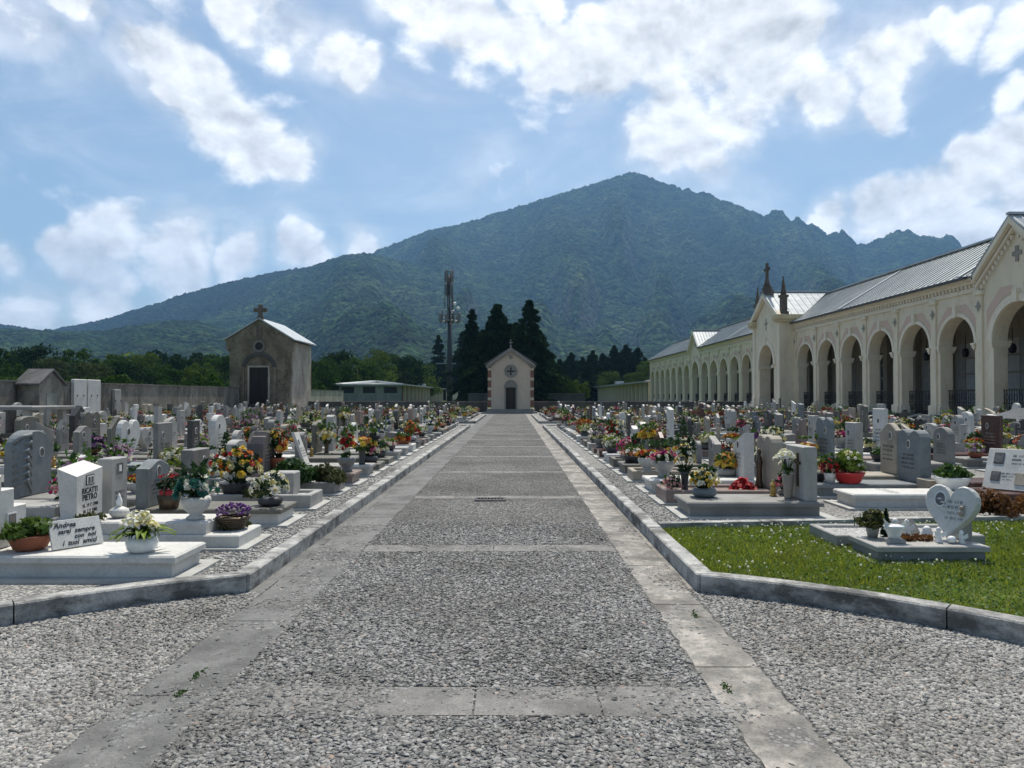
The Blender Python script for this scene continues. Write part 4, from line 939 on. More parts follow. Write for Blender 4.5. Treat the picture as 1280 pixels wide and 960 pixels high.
# ------------------------------------------------------------------ chapel at the end of the path
ch = thing('chapel', 'small buff chapel with brick quoins and round cross window at the path end', 'chapel', (atd(638.5, 66), 66, 0))
W = 2.12; ze = 4.35; za = 5.85
m = MB(); P = [(-W+.3,.38),(W-.3,.38),(W-.3,ze),(0,za),(-W+.3,ze)]
m.add([(x, 0, z) for x, z in P]+[(x, 5, z) for x, z in P], [(0,1,2,3,4),(9,8,7,6,5),(1,6,7,2),(0,4,9,5)]); m.build('wall', M['chapelwall'], ch)
m = MB(); z = .55; k = 0
qq = {(a_, b_): MB() for a_ in (-1, 1) for b_ in (0, 1)}
while z < 4.2:
    for s in (-1, 1):
        tgt = qq[(s, k % 2)]; hh = .66 if k % 2 == 0 else .26
        tgt.box(min(s*(W-.3), s*(W+.02)), max(s*(W-.3), s*(W+.02)), -.05, .5, z, min(z+hh, 4.3)-.004)
    z += .66 if k % 2 == 0 else .26; k += 1
for s in (-1, 1): qq[(s, 0)].build('brick_quoins', M['brick'], ch); qq[(s, 1)].build('stone_quoins', M['chapelwall'], ch)
m = MB(); m.box(-W-.12, W+.12, -.12, 5.1, 0, .38); m.box(-W-.3, W+.3, -.9, -.12, 0, .17); m.build('plinth', M['chapeltrim'], ch)
m = MB()
for s in (-1, 1):
    for off, th, pr in ((0,.2,.32),(-.2,.2,.2)):
        v = [(s*(W+.12), ze-.02+off), (0, za+.02+off), (0, za+.02+off+th), (s*(W+.12), ze-.02+off+th)]
        m.add([(x, -pr, z) for x, z in v]+[(x, .1, z) for x, z in v], [(0,1,2,3) if s > 0 else (3,2,1,0), (0,4,5,1), (1,5,6,2), (2,6,7,3), (3,7,4,0)])
    m.box(min(s*(W-.3), s*(W+.2)), max(s*(W-.3), s*(W+.2)), -.3, .5, 4.3, ze+.02)
m.box(-.16,.16,-.1,-.004,5.05,5.4); m.build('gable_cornice', M['chapeltrim'], ch)
m = MB()
for s in (-1, 1):
    P = [(s*(W+.3), -.3, ze+.16), (0, -.3, za+.2), (0, 5.3, za+.2), (s*(W+.3), 5.3, ze+.16)]; m.add(P+[(x,y,z+.1) for x,y,z in P], [(4,5,6,7),(0,1,2,3),(0,4,7,3),(0,1,5,4),(3,7,6,2)])
rc = m.build('roof', M['slate'], ch)
m = MB(); m.box(-.035,.035,-.2,-.13,za+.25,za+1.0); m.box(-.17,.17,-.2,-.13,za+.68,za+.75); m.box(-.09,.09,-.25,-.08,za+.25,za+.42); m.build('cross', M['chapeltrim'], rc)
m = MB(); archring(m, T2, 0, 3.9, .50, .62, -.08, -.003, 0, 24, 0, 2*PI); rw = m.build('round_window', M['chapeltrim'], ch)
m = MB(); m.add([(.5*math.cos(2*PI*i/24), -.012, 3.9+.5*math.sin(2*PI*i/24)) for i in range(24)], [tuple(range(24))]); m.build('window_stone', M['chapeltrim'], rw)
m = MB(); m.box(-.065,.065,-.03,-.014,3.56,4.24); m.box(-.34,-.065,-.03,-.014,3.835,3.965); m.box(.065,.34,-.03,-.014,3.835,3.965)
for dx, dz in ((0,.3),(0,-.3),(.3,0),(-.3,0)): m.box(dx-.09,dx+.09,-.034,-.0305,3.9+dz-.05,3.9+dz+.05)
m.build('window_cross', M['dark_and_shade'], rw)
m = MB(); archring(m, T2, 0, 2.5, .5, .6, -.1, -.003, 0, 18); m.box(-.6,-.46,-.1,-.003,.38,2.4); m.box(.46,.6,-.1,-.003,.38,2.4); m.box(-.66,.66,-.14,-.003,2.4,2.5)
m.add([(-.5*math.cos(PI*i/18), -.02, 2.5+.5*math.sin(PI*i/18)) for i in range(19)], [tuple(range(18, -1, -1))]); ds = m.build('door_surround', M['chapeltrim'], ch)
m = MB(); m.box(-.455,.455,-.06,-.004,.17,2.39); dr = m.build('door', M['door'], ch)
m = MB(); m.box(-.012,.012,-.075,-.061,.2,2.3); m.box(-.08,-.05,-.1,-.061,1.15,1.3); m.build('handle', M['bronze'], dr)

# ------------------------------------------------------------------ antenna mast
M['mast'] = plain('dark mast steel', (.05,.052,.055), .6, .3, .3)
D = 175; tw = thing('antenna_mast', 'tall steel antenna mast with rings of panel antennas beyond the chapel', 'mast', (atd(562, D), D, 0))
s = D/F; top = ztd(336, D)
m = MB(); m.lathe([(.75,0),(.65,12),(.55,ztd(404, D))], 10); m.build('pole', M['mast'], tw)
m = MB(); z0 = ztd(404, D); k = 0
for a in range(3): m.tube([(.8*math.cos(a*2.1), .8*math.sin(a*2.1), z0), (.6*math.cos(a*2.1)-.3, .6*math.sin(a*2.1), top-.3)], .13, 5)
z = z0
while z < top-.6: m.tube([(.75*math.cos(k*2.1), .75*math.sin(k*2.1), z), (.7*math.cos(k*2.1+2.1)-.2*(z-z0)/(top-z0), .7*math.sin(k*2.1+2.1), z+.55)], .08, 4); z += .55; k += 1
m.tube([(-.05,0,z0),(-.2,0,top-1.5)], .32, 6); m.build('lattice_top', M['mast'], tw)
m = MB(); zp = ztd(401, D)
for r_ in (2.4, 1.2): m.tube([(r_*math.cos(2*PI*i/16), r_*math.sin(2*PI*i/16), zp) for i in range(17)], .09, 5)
for i in range(6): m.tube([(.5*math.cos(PI*i/3), .5*math.sin(PI*i/3), zp), (2.4*math.cos(PI*i/3), 2.4*math.sin(PI*i/3), zp)], .07, 4)
m.tube([(2.4*math.cos(2*PI*i/16), 2.4*math.sin(2*PI*i/16), zp+1.1) for i in range(17)], .05, 4); m.build('platform', M['steel'], tw)
pa = MB(); pa.box(-.16,.16,-.1,.1,-1.0,1.0,0,.04); pa.tube([(0,.2,-1.3),(0,.2,1.3)], .05, 5); pam = pa.mesh('panel_antenna', plain('antenna housing', (.16,.165,.165), .5))
rr = random.Random(4)
for i in range(10): a = 2*PI*i/10+.2; link('panel_antenna', pam, tw, (2.45*math.cos(a), 2.45*math.sin(a), zp+.9+rr.uniform(-.2,.3)), a-PI/2, (1.25, 1, 1.2))
for lvl, zz in enumerate((ztd(378, D), ztd(362, D), ztd(345, D))):
    for i in range(4): a = 2*PI*i/4+.6*lvl; link('panel_antenna', pam, tw, (1.0*math.cos(a)-.2, 1.0*math.sin(a), zz), a-PI/2, (1.3, 1, 1.4))
dm = MB(); dm.lathe([(.05,0),(.42,.1),(.45,.25),(.3,.4)], 10); dme = dm.mesh('dish_antenna', M['porcelain'])
for dx, dz in ((1.3, ztd(380, D)), (2.1, ztd(386, D)), (.9, ztd(390, D))):
    o = link('dish_antenna', dme, tw, (dx, -.6, dz)); o.rotation_euler.x = R(90)
m = MB(); m.box(-3.4, 1.6, -.2, .2, ztd(455, D), ztd(455, D)+.25); m.build('cable_bracket', M['steel'], tw)
# ------------------------------------------------------------------ trees
rngt = np.random.default_rng(12)
TL = {'mid': leafmat('crown mid green', (.036,.075,.019), .3, .35, .9, .2, .03), 'light': leafmat('crown light green', (.07,.115,.026), .3, .35, .9, .2, .03), 'dark': leafmat('crown dark green', (.018,.040,.016), .2, .4, .9, .2, .03),
      'grey': leafmat('crown grey green', (.06,.08,.04), .25, .3, .9, .2, .03), 'needle': leafmat('conifer needles', (.022,.046,.022), .12, .45, .9, .2, .03), 'pine': leafmat('pine needles', (.026,.050,.025), .15, .45, .9, .2, .03)}
def crown_pts(h, w, n, seed, cl=46, base=.22, round_=1.0):
    r = np.random.default_rng(seed)
    cz = base*h+(1-base)*h*r.random(cl)**.85; f = (cz/h-base)/(1-base); rad = w/2*np.sqrt(np.clip(1-(np.abs(f-.42)/.62)**2.2, .03, 1))*(.55+.5*r.random(cl))
    an = r.random(cl)*2*PI; cen = np.c_[rad*np.cos(an), rad*np.sin(an), cz]; sz = w*(.10+.12*r.random(cl))
    i = r.integers(0, cl, n); u = r.normal(size=(n,3)); u /= np.linalg.norm(u, axis=1)[:,None]; u[:,2] *= .75
    out = cen[i]+u*(sz[i]*(.55+.5*r.random(n)**.5))[:,None]
    return out, u
def deciduous(h, w, n, seed, size=.33):
    P, u = crown_pts(h, w, n, seed); V, Fc = cards(P, size, np.random.default_rng(seed+1), .2, 1.3, u*.8); return V, Fc
def trunkmesh(h, w, seed, name='trunk'):
    m = MB(); r = random.Random(seed)
    m.tube([(0,0,-.2),(.05*r.uniform(-1,1)*h*.1,0,h*.25),(r.uniform(-.05,.05)*h,r.uniform(-.05,.05)*h,h*.8)], [h*.022+.1,h*.018+.05,.05], 7)
    for i in range(6):
        a = r.uniform(0, 2*PI); z = h*r.uniform(.22,.55); e = w*.36
        m.tube([(0,0,z),(e*.5*math.cos(a),e*.5*math.sin(a),z+h*.1),(e*math.cos(a),e*math.sin(a),z+h*.22)], [.1,.07,.03], 5)
    return m.mesh(name, M['bark'])
def conifer(h, w, seed, droop=.25, size=.34, per=26, gaps=.12, sag=.3):
    r = np.random.default_rng(seed); P = []; N_ = []
    z = h*.07; k = 0; br = MB(); br.tube([(0,0,-.2),(0,0,h*.5),(0,0,h)], [h*.018+.08, h*.012, .02], 7)
    while z < h*.985:
        f = z/h; L0 = w/2*(1-f)**.85*(.9 if f > .15 else .75)
        nb = int(5+3*r.random())
        for b in range(nb):
            if r.random() < gaps: continue
            a = 2*PI*(b+r.random()*.8)/nb+k*.7; L = max(.25, L0*(.42+.8*r.random()**1.3)); rise = .25*(f-.3)
            q = r.random(per)**.5; lat = r.normal(size=per)*.17*L*(1.2-q)-0
            zz = z+L*(rise*q-droop*q**2)-sag*r.random(per)*np.clip(L*.25, .1, 1.2)
            P.append(np.c_[np.cos(a)*q*L-np.sin(a)*lat, np.sin(a)*q*L+np.cos(a)*lat, zz])
            if b % 2 == 0: br.tube([(0,0,z),(np.cos(a)*L*.6,np.sin(a)*L*.6,z+L*(rise*.6-droop*.36))], [.05,.015], 4)
        z += h*(.020+.012*r.random())*(1 if f < .8 else .7); k += 1
    P = np.concatenate(P); V, Fc = cards(P, size, r, -.1, 2.4); return V, Fc, br
decid = []
for i, (h, w, s) in enumerate([(10,9,3),(12,9,4),(9,10,5),(13,10,6),(8,7,7)]):
    V, Fc = deciduous(h, w, 4400, s*10); decid.append((h, w, V, Fc, trunkmesh(h, w, s)))
dmesh = {}
def decid_mesh(i, mk):
    if (i, mk) not in dmesh: dmesh[(i, mk)] = np_mesh('crown', decid[i][2], decid[i][3], TL[mk])
    return dmesh[(i, mk)]
def tree(i, mk, x, y, sc, label, group, rz):
    o = thing('broadleaf_tree', label, 'tree', (x, y, -.1), rz, group, sc); link('crown', decid_mesh(i, mk), o); link('trunk', decid[i][4], o); return o
rt = random.Random(77)
GL = 'broadleaf trees beyond the left wall'
KN = {'mid': 'mid green', 'light': 'light green', 'dark': 'dark green', 'grey': 'grey green'}
ordw = ['first','second','third','fourth','fifth','sixth','seventh','eighth','ninth','tenth','eleventh','twelfth','thirteenth','fourteenth','fifteenth','sixteenth','seventeenth','eighteenth','nineteenth','twentieth',
        'twenty-first','twenty-second','twenty-third','twenty-fourth','twenty-fifth','twenty-sixth','twenty-seventh','twenty-eighth','twenty-ninth','thirtieth']
def place_px(px, d, top, i, mk, label, group):
    h = ztd(top, d); sc = h/decid[i][0]; return tree(i, mk, atd(px, d), d, sc, label, group, rt.uniform(0, 6))
left = [(-12,150,438),(18,120,455),(42,170,436),(66,130,452),(92,175,440),(112,125,456),(138,165,444),(160,135,455),(182,180,446),(205,140,457),(228,170,449),(250,140,454),(272,175,448)]
kk = ['dark','mid','dark','grey','mid','grey','mid','dark','light','mid','dark','light','mid']
for n, ((px, d, top), k) in enumerate(zip(left, kk)):
    place_px(px, d, top, n % 5, k, f"{KN[k]} broadleaf tree behind the left wall, {ordw[n]} from the left frame edge", GL)
mid = [(402,150,452,'mid'),(424,175,443,'dark'),(446,160,450,'mid'),(466,170,438,'light'),(487,200,446,'mid'),(506,190,448,'dark'),(524,205,458,'light')]
for n, (px, d, top, k) in enumerate(mid): place_px(px, d, top, (n*2) % 5, k, f"{KN[k]} broadleaf tree behind the low niche building, {ordw[n]} right of the mausoleum", 'broadleaf trees behind the niche building')
rightl = [(704,132,470,'mid'),(722,136,476,'light'),(742,222,470,'light'),(762,226,466,'light'),(790,228,468,'light'),(812,230,452,'light')]
for n, (px, d, top, k) in enumerate(rightl): place_px(px, d, top, (n*3+1) % 5, k, f"{KN[k]} broadleaf tree between the chapel and the arcade, {ordw[n]} right of the chapel", 'broadleaf trees right of the chapel')
# conifers round the chapel
cons = [(551,262,446,.55,'needle'),(578,258,414,.45,'needle'),(604,136,412,.5,'needle'),(612,140,400,.5,'needle'),(638,136,404,.5,'needle'),(645,138,402,.5,'needle'),(674,134,412,.55,'needle'),(688,140,452,.7,'pine'),(548,256,418,.5,'pine'),(570,266,440,.6,'pine'),(590,140,386,.36,'needle'),(607,150,428,.5,'pine'),(622,132,377,.50,'needle'),(640,142,430,.6,'pine'),(662,128,374,.46,'needle'),(686,150,440,.62,'pine')]
cl = {}
def con_mesh(h, w, seed, mk, droop):
    V, Fc, br = conifer(h, w*(2.15 if mk == 'needle' else 1.6), seed, droop, .36, 90, .30, .35); return np_mesh('foliage', V, Fc, TL[mk]), br.mesh('trunk', M['bark'])
words_ = ['low dark spruce left of the antenna mast foot','dark spruce just right of the antenna mast','dark spruce between the slim tall spruce and the chapel','dark spruce behind the tall spruce left of the chapel gable','dark spruce right of the tall one, above the chapel roof','dark spruce above the right chapel roof slope','dark spruce on the right flank of the tallest spruce','low spreading pine at the right end of the dark clump','broad dark conifer at the foot of the antenna mast, left side','bushy dark conifer right behind the antenna mast','slim tall dark spruce between the mast and the chapel','low bushy conifer left of the chapel gable','tall dark spruce right behind the chapel, left of its gable','bushy conifer straight behind the chapel gable','tallest dark spruce with drooping boughs right of the chapel gable','broad low conifer beside the right chapel wall']
for n, (px, d, top, asp, mk) in enumerate(cons):
    h = ztd(top, d); fm, bm2 = con_mesh(h, h*asp, 100+n, mk, .35 if mk == 'needle' else .2)
    o = thing('conifer_tree', words_[n], 'tree', (atd(px, d), d, -.1), 0, 'dark conifers round the chapel'); link('foliage', fm, o); link('trunk', bm2, o)
pines = [(706,200,452,.8),(735,205,450,.75),(760,230,446,.8),(790,236,444,.8),(700,185,448,.5),(714,215,440,.42),(728,220,446,.45),(741,228,437,.40),(754,240,441,.45),(768,244,432,.40),(783,250,430,.55),(797,252,434,.5),(690,215,446,.5),(775,246,440,.5),(806,258,446,.6)]
pm_ = [con_mesh(16, 16*a, 200+i, 'pine', .12) for i, a in enumerate((.6,.7,.8))]
for n, (px, d, top, asp) in enumerate(pines):
    h = ztd(top, d); o = thing('pine_tree', f"dark pine in the row behind the right niche building, {ordw[n]} of the row", 'tree', (atd(px, d), d, -.1), n*1.3, 'dark pines right of the chapel', h/16); link('foliage', pm_[n % 3][0], o); link('trunk', pm_[n % 3][1], o)
# the wood farther off reads as one mass
Vs, Fs, mi = [], [], []; off = 0; rw_ = random.Random(5); mats = [TL['mid'], TL['dark'], TL['light'], TL['grey'], TL['pine']]
base = []
for q in range(5):
    P, u = crown_pts(11, 9.5, 520, 900+q, 26); V, Fc = cards(P, 1.0, np.random.default_rng(q), .2, 1.2, u*.9); base.append(V)
for d0, d1, n in ((190, 300, 230), (300, 480, 300), (480, 760, 330)):
    for i in range(n):
        d = rw_.uniform(d0, d1); px = rw_.uniform(-260, 1500)
        if d < 260 and 530 < px < 830: continue
        x = atd(px, d)
        if d < 270 and x > -60 and x < 48: continue
        V = base[rw_.randrange(5)]; s = rw_.uniform(.8, 1.35)*(1.0 if d < 480 else 1.3); a = rw_.uniform(0, 6); c, si = math.cos(a), math.sin(a)
        W_ = np.c_[V[:,0]*c-V[:,1]*si, V[:,0]*si+V[:,1]*c, V[:,2]]*s+np.array([x, d, -.3]); Vs.append(W_)
        k = len(V)//4; Fs.append(np.arange(len(V)).reshape(-1,4)+off); off += len(V); mi.append(np.full(k, rw_.choices(range(5), (5,3,2,1,1.5))[0]))
tag(link('far_wood', np_mesh('far_wood', np.concatenate(Vs), np.concatenate(Fs), mats, np.concatenate(mi))), 'far-off broadleaf wood below the mountain', 'wood', None, 'stuff')
# scrub along the foot of the walls
Vs = []
for i in range(120):
    px = rw_.uniform(-200, 560); d = rw_.uniform(75, 125); x = atd(px, d)
    if x > -28: continue
    V = base[rw_.randrange(5)]; s = rw_.uniform(.22, .4); Vs.append(V*s+np.array([x, d, -.3]))
V = np.concatenate(Vs); tag(link('wall_scrub', np_mesh('wall_scrub', V, np.arange(len(V)).reshape(-1,4), TL['mid'])), 'low scrub beyond the left boundary wall', 'scrub', None, 'stuff')
# ------------------------------------------------------------------ graves
ONES = ['','first','second','third','fourth','fifth','sixth','seventh','eighth','ninth','tenth','eleventh','twelfth','thirteenth','fourteenth','fifteenth','sixteenth','seventeenth','eighteenth','nineteenth']
TENS = {20: ('twentieth','twenty'), 30: ('thirtieth','thirty'), 40: ('fortieth','forty')}
def nth(n):
    if n < 20: return ONES[n]
    t = n//10*10; return TENS[t][0] if n % 10 == 0 else TENS[t][1]+'-'+ONES[n % 10]
def profile(shape, w, h, seed=0):
    r = random.Random(seed); n = 14
    if shape == 'rectangular': return [(-w,0),(w,0),(w,h),(-w,h)]
    if shape == 'arched': return [(-w,0),(w,0)] + [(w*math.cos(PI*i/n), h-w*.8+w*.8*math.sin(PI*i/n)) for i in range(n+1)]
    if shape == 'low arched': return [(-w,0),(w,0)] + [(w*math.cos(PI*i/n), h-w*.35+w*.35*math.sin(PI*i/n)) for i in range(n+1)]
    if shape == 'pointed':
        return [(-w,0),(w,0),(w,h*.62)] + [(w*(1-(i/8)**1.6), h*.62+h*.38*(i/8)**.8) for i in range(1, 9)] + [(-w*(1-(i/8)**1.6), h*.62+h*.38*(i/8)**.8) for i in range(7, -1, -1)]
    if shape == 'gabled': return [(-w,0),(w,0),(w,h*.7),(0,h),(-w,h*.7)]
    if shape == 'slanted': return [(-w,0),(w,0),(w,h*.78),(-w,h)]
    if shape == 'back slanted': return [(-w,0),(w,0),(w,h),(-w,h*.74)]
    if shape == 'double humped':
        return [(-w,0),(w,0)] + [(w/2+w/2*math.cos(PI*i/8), h*.8+h*.2*math.sin(PI*i/8)) for i in range(9)] + [(-w/2+w/2*math.cos(PI*i/8), h*.8+h*.2*math.sin(PI*i/8)) for i in range(1, 9)]
    if shape == 'heart':
        P = []
        for i in range(36):
            t = PI+2*PI*i/36-.0001; x = 16*math.sin(t)**3; y = 13*math.cos(t)-5*math.cos(2*t)-2*math.cos(3*t)-math.cos(4*t); P.append((-x/16*w*1.15, (y+17)/29.5*h))
        a = sum(P[i-1][0]*P[i][1]-P[i][0]*P[i-1][1] for i in range(len(P)))
        return P if a > 0 else P[::-1]
    if shape == 'wavy':
        return [(-w,0),(w,0)] + [(w-2*w*i/12, h*.80+h*.2*(.5+.5*math.sin(i/12*5.2-.6))*(.6+.4*i/12)) for i in range(13)]
    if shape == 'shouldered':
        s = w*.72; return [(-w,0),(w,0),(w,h*.66),(s,h*.70)] + [(s*math.cos(PI*i/10), h*.72+h*.28*math.sin(PI*i/10)) for i in range(11)] + [(-s,h*.70),(-w,h*.66)]
    if shape == 'rough hewn':
        P = [(-w,0),(w,0)]
        for i in range(1, 13):
            a = PI*i/13; P.append((w*math.cos(a)*(.86+.2*r.random()), h*.45+h*.55*math.sin(a)*(.84+.22*r.random())))
        return P
    if shape == 'stepped': return [(-w,0),(w,0),(w,h*.55),(w*.45,h*.55),(w*.45,h*.8),(-w*.1,h*.8),(-w*.1,h),(-w,h)]
    if shape == 'cross':
        q = w*.32; return [(-q,0),(q,0),(q,h*.55),(w*.85,h*.55),(w*.85,h*.55+2*q),(q,h*.55+2*q),(q,h),(-q,h),(-q,h*.55+2*q),(-w*.85,h*.55+2*q),(-w*.85,h*.55),(-q,h*.55)]
    if shape == 'tall narrow': return [(-w*.6,0),(w*.6,0),(w*.6,h),(-w*.6,h*1.06)]
    return [(-w,0),(w,0),(w,h),(-w,h)]
cache = {}
def headmesh(shape, st, w, h, t=.13, seed=0):
    k = ('h', shape, st, round(w, 2), round(h, 2), t, seed)
    if k not in cache:
        m = MB(); m.prism(profile(shape, w, h, seed), -t/2, t/2, 0, .012, 'x', .95 if shape == 'heart' else 0)
        if shape == 'rough hewn':
            rr = random.Random(seed); m2 = MB(); m2.prism(profile(shape, w*.93, h*.95, seed+1), -t*.8, -t/2, 0, 0); m.merge(m2)
        cache[k] = m.mesh('headstone', M[st])
    return cache[k]
def slabmesh(typ, st, L, W, part):
    k = ('s', typ, st, round(L, 2), round(W, 2), part)
    if k in cache: return cache[k]
    m = MB(); a, b = L/2, W/2
    mat = M[st]
    if part == 'pad': m.box(-a-.12, a+.1, -b-.08, b+.08, 0, .03); mat = M['cement']
    elif typ == 'covered':
        if part == 'plinth': m.box(-a+.04, a-.04, -b+.04, b-.04, .0, .115)
        if part == 'cover_slab': m.box(-a, a, -b, b, .117, .175, 0, .015)
    elif typ == 'framed':
        if part == 'border':
            t = .09; m.box(-a, a, -b, -b+t, 0, .17, 0, .012); m.box(-a, a, b-t, b, 0, .17, 0, .012); m.box(a-t, a, -b+t, b-t, 0, .168, 0, .01); m.box(-a, -a+.36, -b+t, b-t, 0, .168)
        if part == 'gravel_bed': m.box(-a+.36, a-.09, -b+.09, b-.09, 0, .13); mat = M['redgravel'] if st in ('pink', 'red', 'sand') else M['whitegravel']
    elif typ == 'stepped':
        if part == 'plinth': m.box(-a, a, -b, b, 0, .115, 0, .012)
        if part == 'cover_slab': m.box(-a+.02, a-.34, -b+.05, b-.05, .117, .235, 0, .015)
    elif typ == 'sloped':
        if part == 'plinth': m.box(-a, a, -b, b, 0, .13, 0, .01)
        if part == 'cover_slab':
            z0, z1 = .17, .34; c, d = a-.06, b-.05
            m.add([(-c,-d,.132),(c,-d,.132),(c,d,.132),(-c,d,.132),(-c+.35,-d,z1),(c,-d,z0),(c,d,z0),(-c+.35,d,z1),(-c,-d,z1),(-c,d,z1)], [(0,3,2,1),(8,4,7,9),(4,5,6,7),(1,2,6,5),(0,1,5,4,8),(2,3,9,7,6),(0,8,9,3)])
    cache[k] = m.mesh(part, mat); return cache[k]
PARTS = {'covered': ('plinth', 'cover_slab'), 'framed': ('border', 'gravel_bed'), 'stepped': ('plinth', 'cover_slab'), 'sloped': ('plinth', 'cover_slab')}
TOP = {'covered': .175, 'framed': .168, 'stepped': .235, 'sloped': .34}
M['letterpale'] = plain('pale lettering', (.45,.43,.38), .4)
def lettering(w, h, lines, seed, mat, big=0):
    # rows of small strokes: engraved names and dates too small to read
    k = ('l', round(w, 2), round(h, 2), lines, seed, mat.name)
    if k in cache: return cache[k]
    r = random.Random(seed); m = MB(); z = h
    for i in range(lines):
        lh = h/lines*(.62 if i in (0, 1) else .45); u = -w*r.uniform(.7, 1); e = -u*r.uniform(.8, 1)
        while u < e:
            for q in range(r.randint(3, 7)):
                cw = lh*.48
                if u > e: break
                ty = r.randint(0, 3); s = lh*.11; z0 = z-lh
                def qd(a, b, c, d): m.add([(0, a, c), (0, b, c), (0, b, d), (0, a, d)], [(0,1,2,3)])
                qd(u, u+s, z0, z)
                if ty in (0, 2): qd(u+cw*.7-s, u+cw*.7, z0, z)
                if ty in (1, 2): qd(u+s, u+cw*.7-(s if ty == 2 else 0), z-s, z)
                if ty in (0, 3): qd(u+s, u+cw*.7-(s if ty == 0 else 0), z0+lh*.45, z0+lh*.45+s)
                u += cw
            u += lh*.5
        z -= h/lines*(1.0 if i != 1 else 1.15)
    cache[k] = m.mesh('inscription', mat); return cache[k]
def portraitmesh(rw=.05, rh=.065):
    k = ('p', rw, rh)
    if k not in cache:
        m = MB(); n = 16
        for x, s, mi in ((.006, 1, 0), (.0085, .84, 1)): m.add([(0 if mi == 0 else .006, rw*s*math.cos(2*PI*i/n), rh*s*math.sin(2*PI*i/n)) for i in range(n)]+[(x, rw*s*math.cos(2*PI*i/n), rh*s*math.sin(2*PI*i/n)) for i in range(n)], [tuple(range(n, 2*n))]+[(i, (i+1) % n, n+(i+1) % n, n+i) for i in range(n)], mi)
        cache[k] = m.mesh('portrait', [M['porcelain'], M['photo']])
    return cache[k]
def grave(label, x, y, rz, st, typ, shape, L=1.85, W=.8, hw=.3, hh=.75, detail=2, t=.13, seed=0, hx=None, stone_head=None, group=None, hy=0, lean=0, text=None):
    global HEAD, COVER
    o = thing('grave', label, 'grave', (x, y, FZ), rz, group); HEAD = None
    if detail > 0: link('pad', slabmesh(typ, st, L, W, 'pad'), o)
    for p in PARTS[typ]: COVER = link(p, slabmesh(typ, st, L, W, p), o, (0, 0, .03 if detail > 0 else 0))
    z = TOP[typ]+(.03 if detail > 0 else 0)+.002; hs = stone_head or st
    if shape:
        ho = link('headstone', headmesh(shape, hs, hw, hh, t, seed), o, (-L/2+.16 if hx is None else hx, hy, z-(.004 if lean else 0)))
        HEAD = ho
        if lean: ho.rotation_euler.y = -lean
        if detail > 1:
            lm_ = M['letterpale'] if hs in ('dark', 'red', 'olive', 'rock') else M['letter']
            if shape != 'cross':
                link('portrait', portraitmesh(), ho, (t/2+.001, (seed % 3-1)*hw*.3, hh*.72)); io = link('inscription', lettering(hw*.62, hh*.32, 4, seed % 6, lm_), ho, (t/2+.004, 0, hh*.22))
    return o, z
# ------------------------------------------------------------------ flowers
PAL = {'red': ['fred','fred','fdred'], 'pink': ['fpink','fpink','fwhite'], 'magenta': ['fmag','fmag','fpink'], 'white': ['fwhite','fwhite','fcream'], 'yellow': ['fyel','fyel','fora'], 'orange': ['fora','fora','fred'],
       'purple': ['fpur','flil','fpur'], 'lilac': ['flil','fwhite','flil'], 'salmon': ['fsal','fsal','fwhite'], 'pink and white': ['fpink','fwhite','fmag'], 'red and white': ['fred','fwhite','fred'],
       'white and yellow': ['fwhite','fyel','fcream'], 'orange and red': ['fora','fred','fyel'], 'mixed bright': ['fora','fred','fcream','fyel','fwhite'], 'blue and white': ['fblue','fwhite','fwhite'], 'cream': ['fcream','fwhite','fcream'], 'teal and white': ['fteal','fteal','fwhite']}
POTS = {'bowl': [(.10,0),(.13,.02),(.17,.11),(.18,.13),(.16,.13)], 'urn': [(.09,0),(.10,.02),(.06,.05),(.13,.12),(.16,.2),(.15,.24),(.13,.24)], 'vase': [(.05,0),(.05,.02),(.04,.06),(.06,.24),(.07,.27),(.06,.27)],
        'basin': [(.11,0),(.16,.03),(.17,.08),(.14,.12),(.12,.12)], 'pot': [(.08,0),(.11,.16),(.12,.18),(.10,.18)], 'basket': [(.13,0),(.17,.1),(.175,.12),(.15,.12)]}
def flower(m, c, d, s, mi, kind, r, cen):
    d = Vector(d).normalized()
    if kind == 'pom':
        a = d.cross(Vector((.3,.5,.8))).normalized(); b = d.cross(a); c = Vector(c); ph = r.random()*6
        for n, rad, lift, w in ((6, 1.0, .05, .55), (5, .62, .38, .42), (3, .3, .6, .3)):
            for i in range(n):
                t0 = 2*PI*i/n+ph+n*.4; e = a*math.cos(t0)+b*math.sin(t0); f = b*math.cos(t0)-a*math.sin(t0); q = r.uniform(.85, 1.15)*s
                m.add([c+d*q*(lift-.4), c+e*q*rad*.6+f*q*w+d*q*lift, c+e*q*rad*1.1+d*q*(lift+.25), c+e*q*rad*.6-f*q*w+d*q*lift], [(0,1,2,3)], mi)
    else:
        a = d.cross(Vector((.3,.5,.8))).normalized(); b = d.cross(a); n = 6 if kind == 'lily' else 8; c = Vector(c); ph = r.random()
        for i in range(n):
            t0 = 2*PI*(i+ph)/n; e = a*math.cos(t0)+b*math.sin(t0); f = a*math.cos(t0+1.5)+b*math.sin(t0+1.5); k = (.75 if kind == 'lily' else .12)
            w = s*(.36 if kind == 'lily' else .34); p0 = c-d*s*k*.8; p2 = c+e*s*1.25+d*s*(.12 if kind == 'daisy' else -.12); pm = c+e*s*.68+d*s*(.1 if kind == 'daisy' else .25)
            m.add([p0, pm-f*w, p2, pm+f*w], [(0,1,2,3)], mi)
        m.ball(tuple(c+d*s*.12), s*.28, cen, 5, 3)
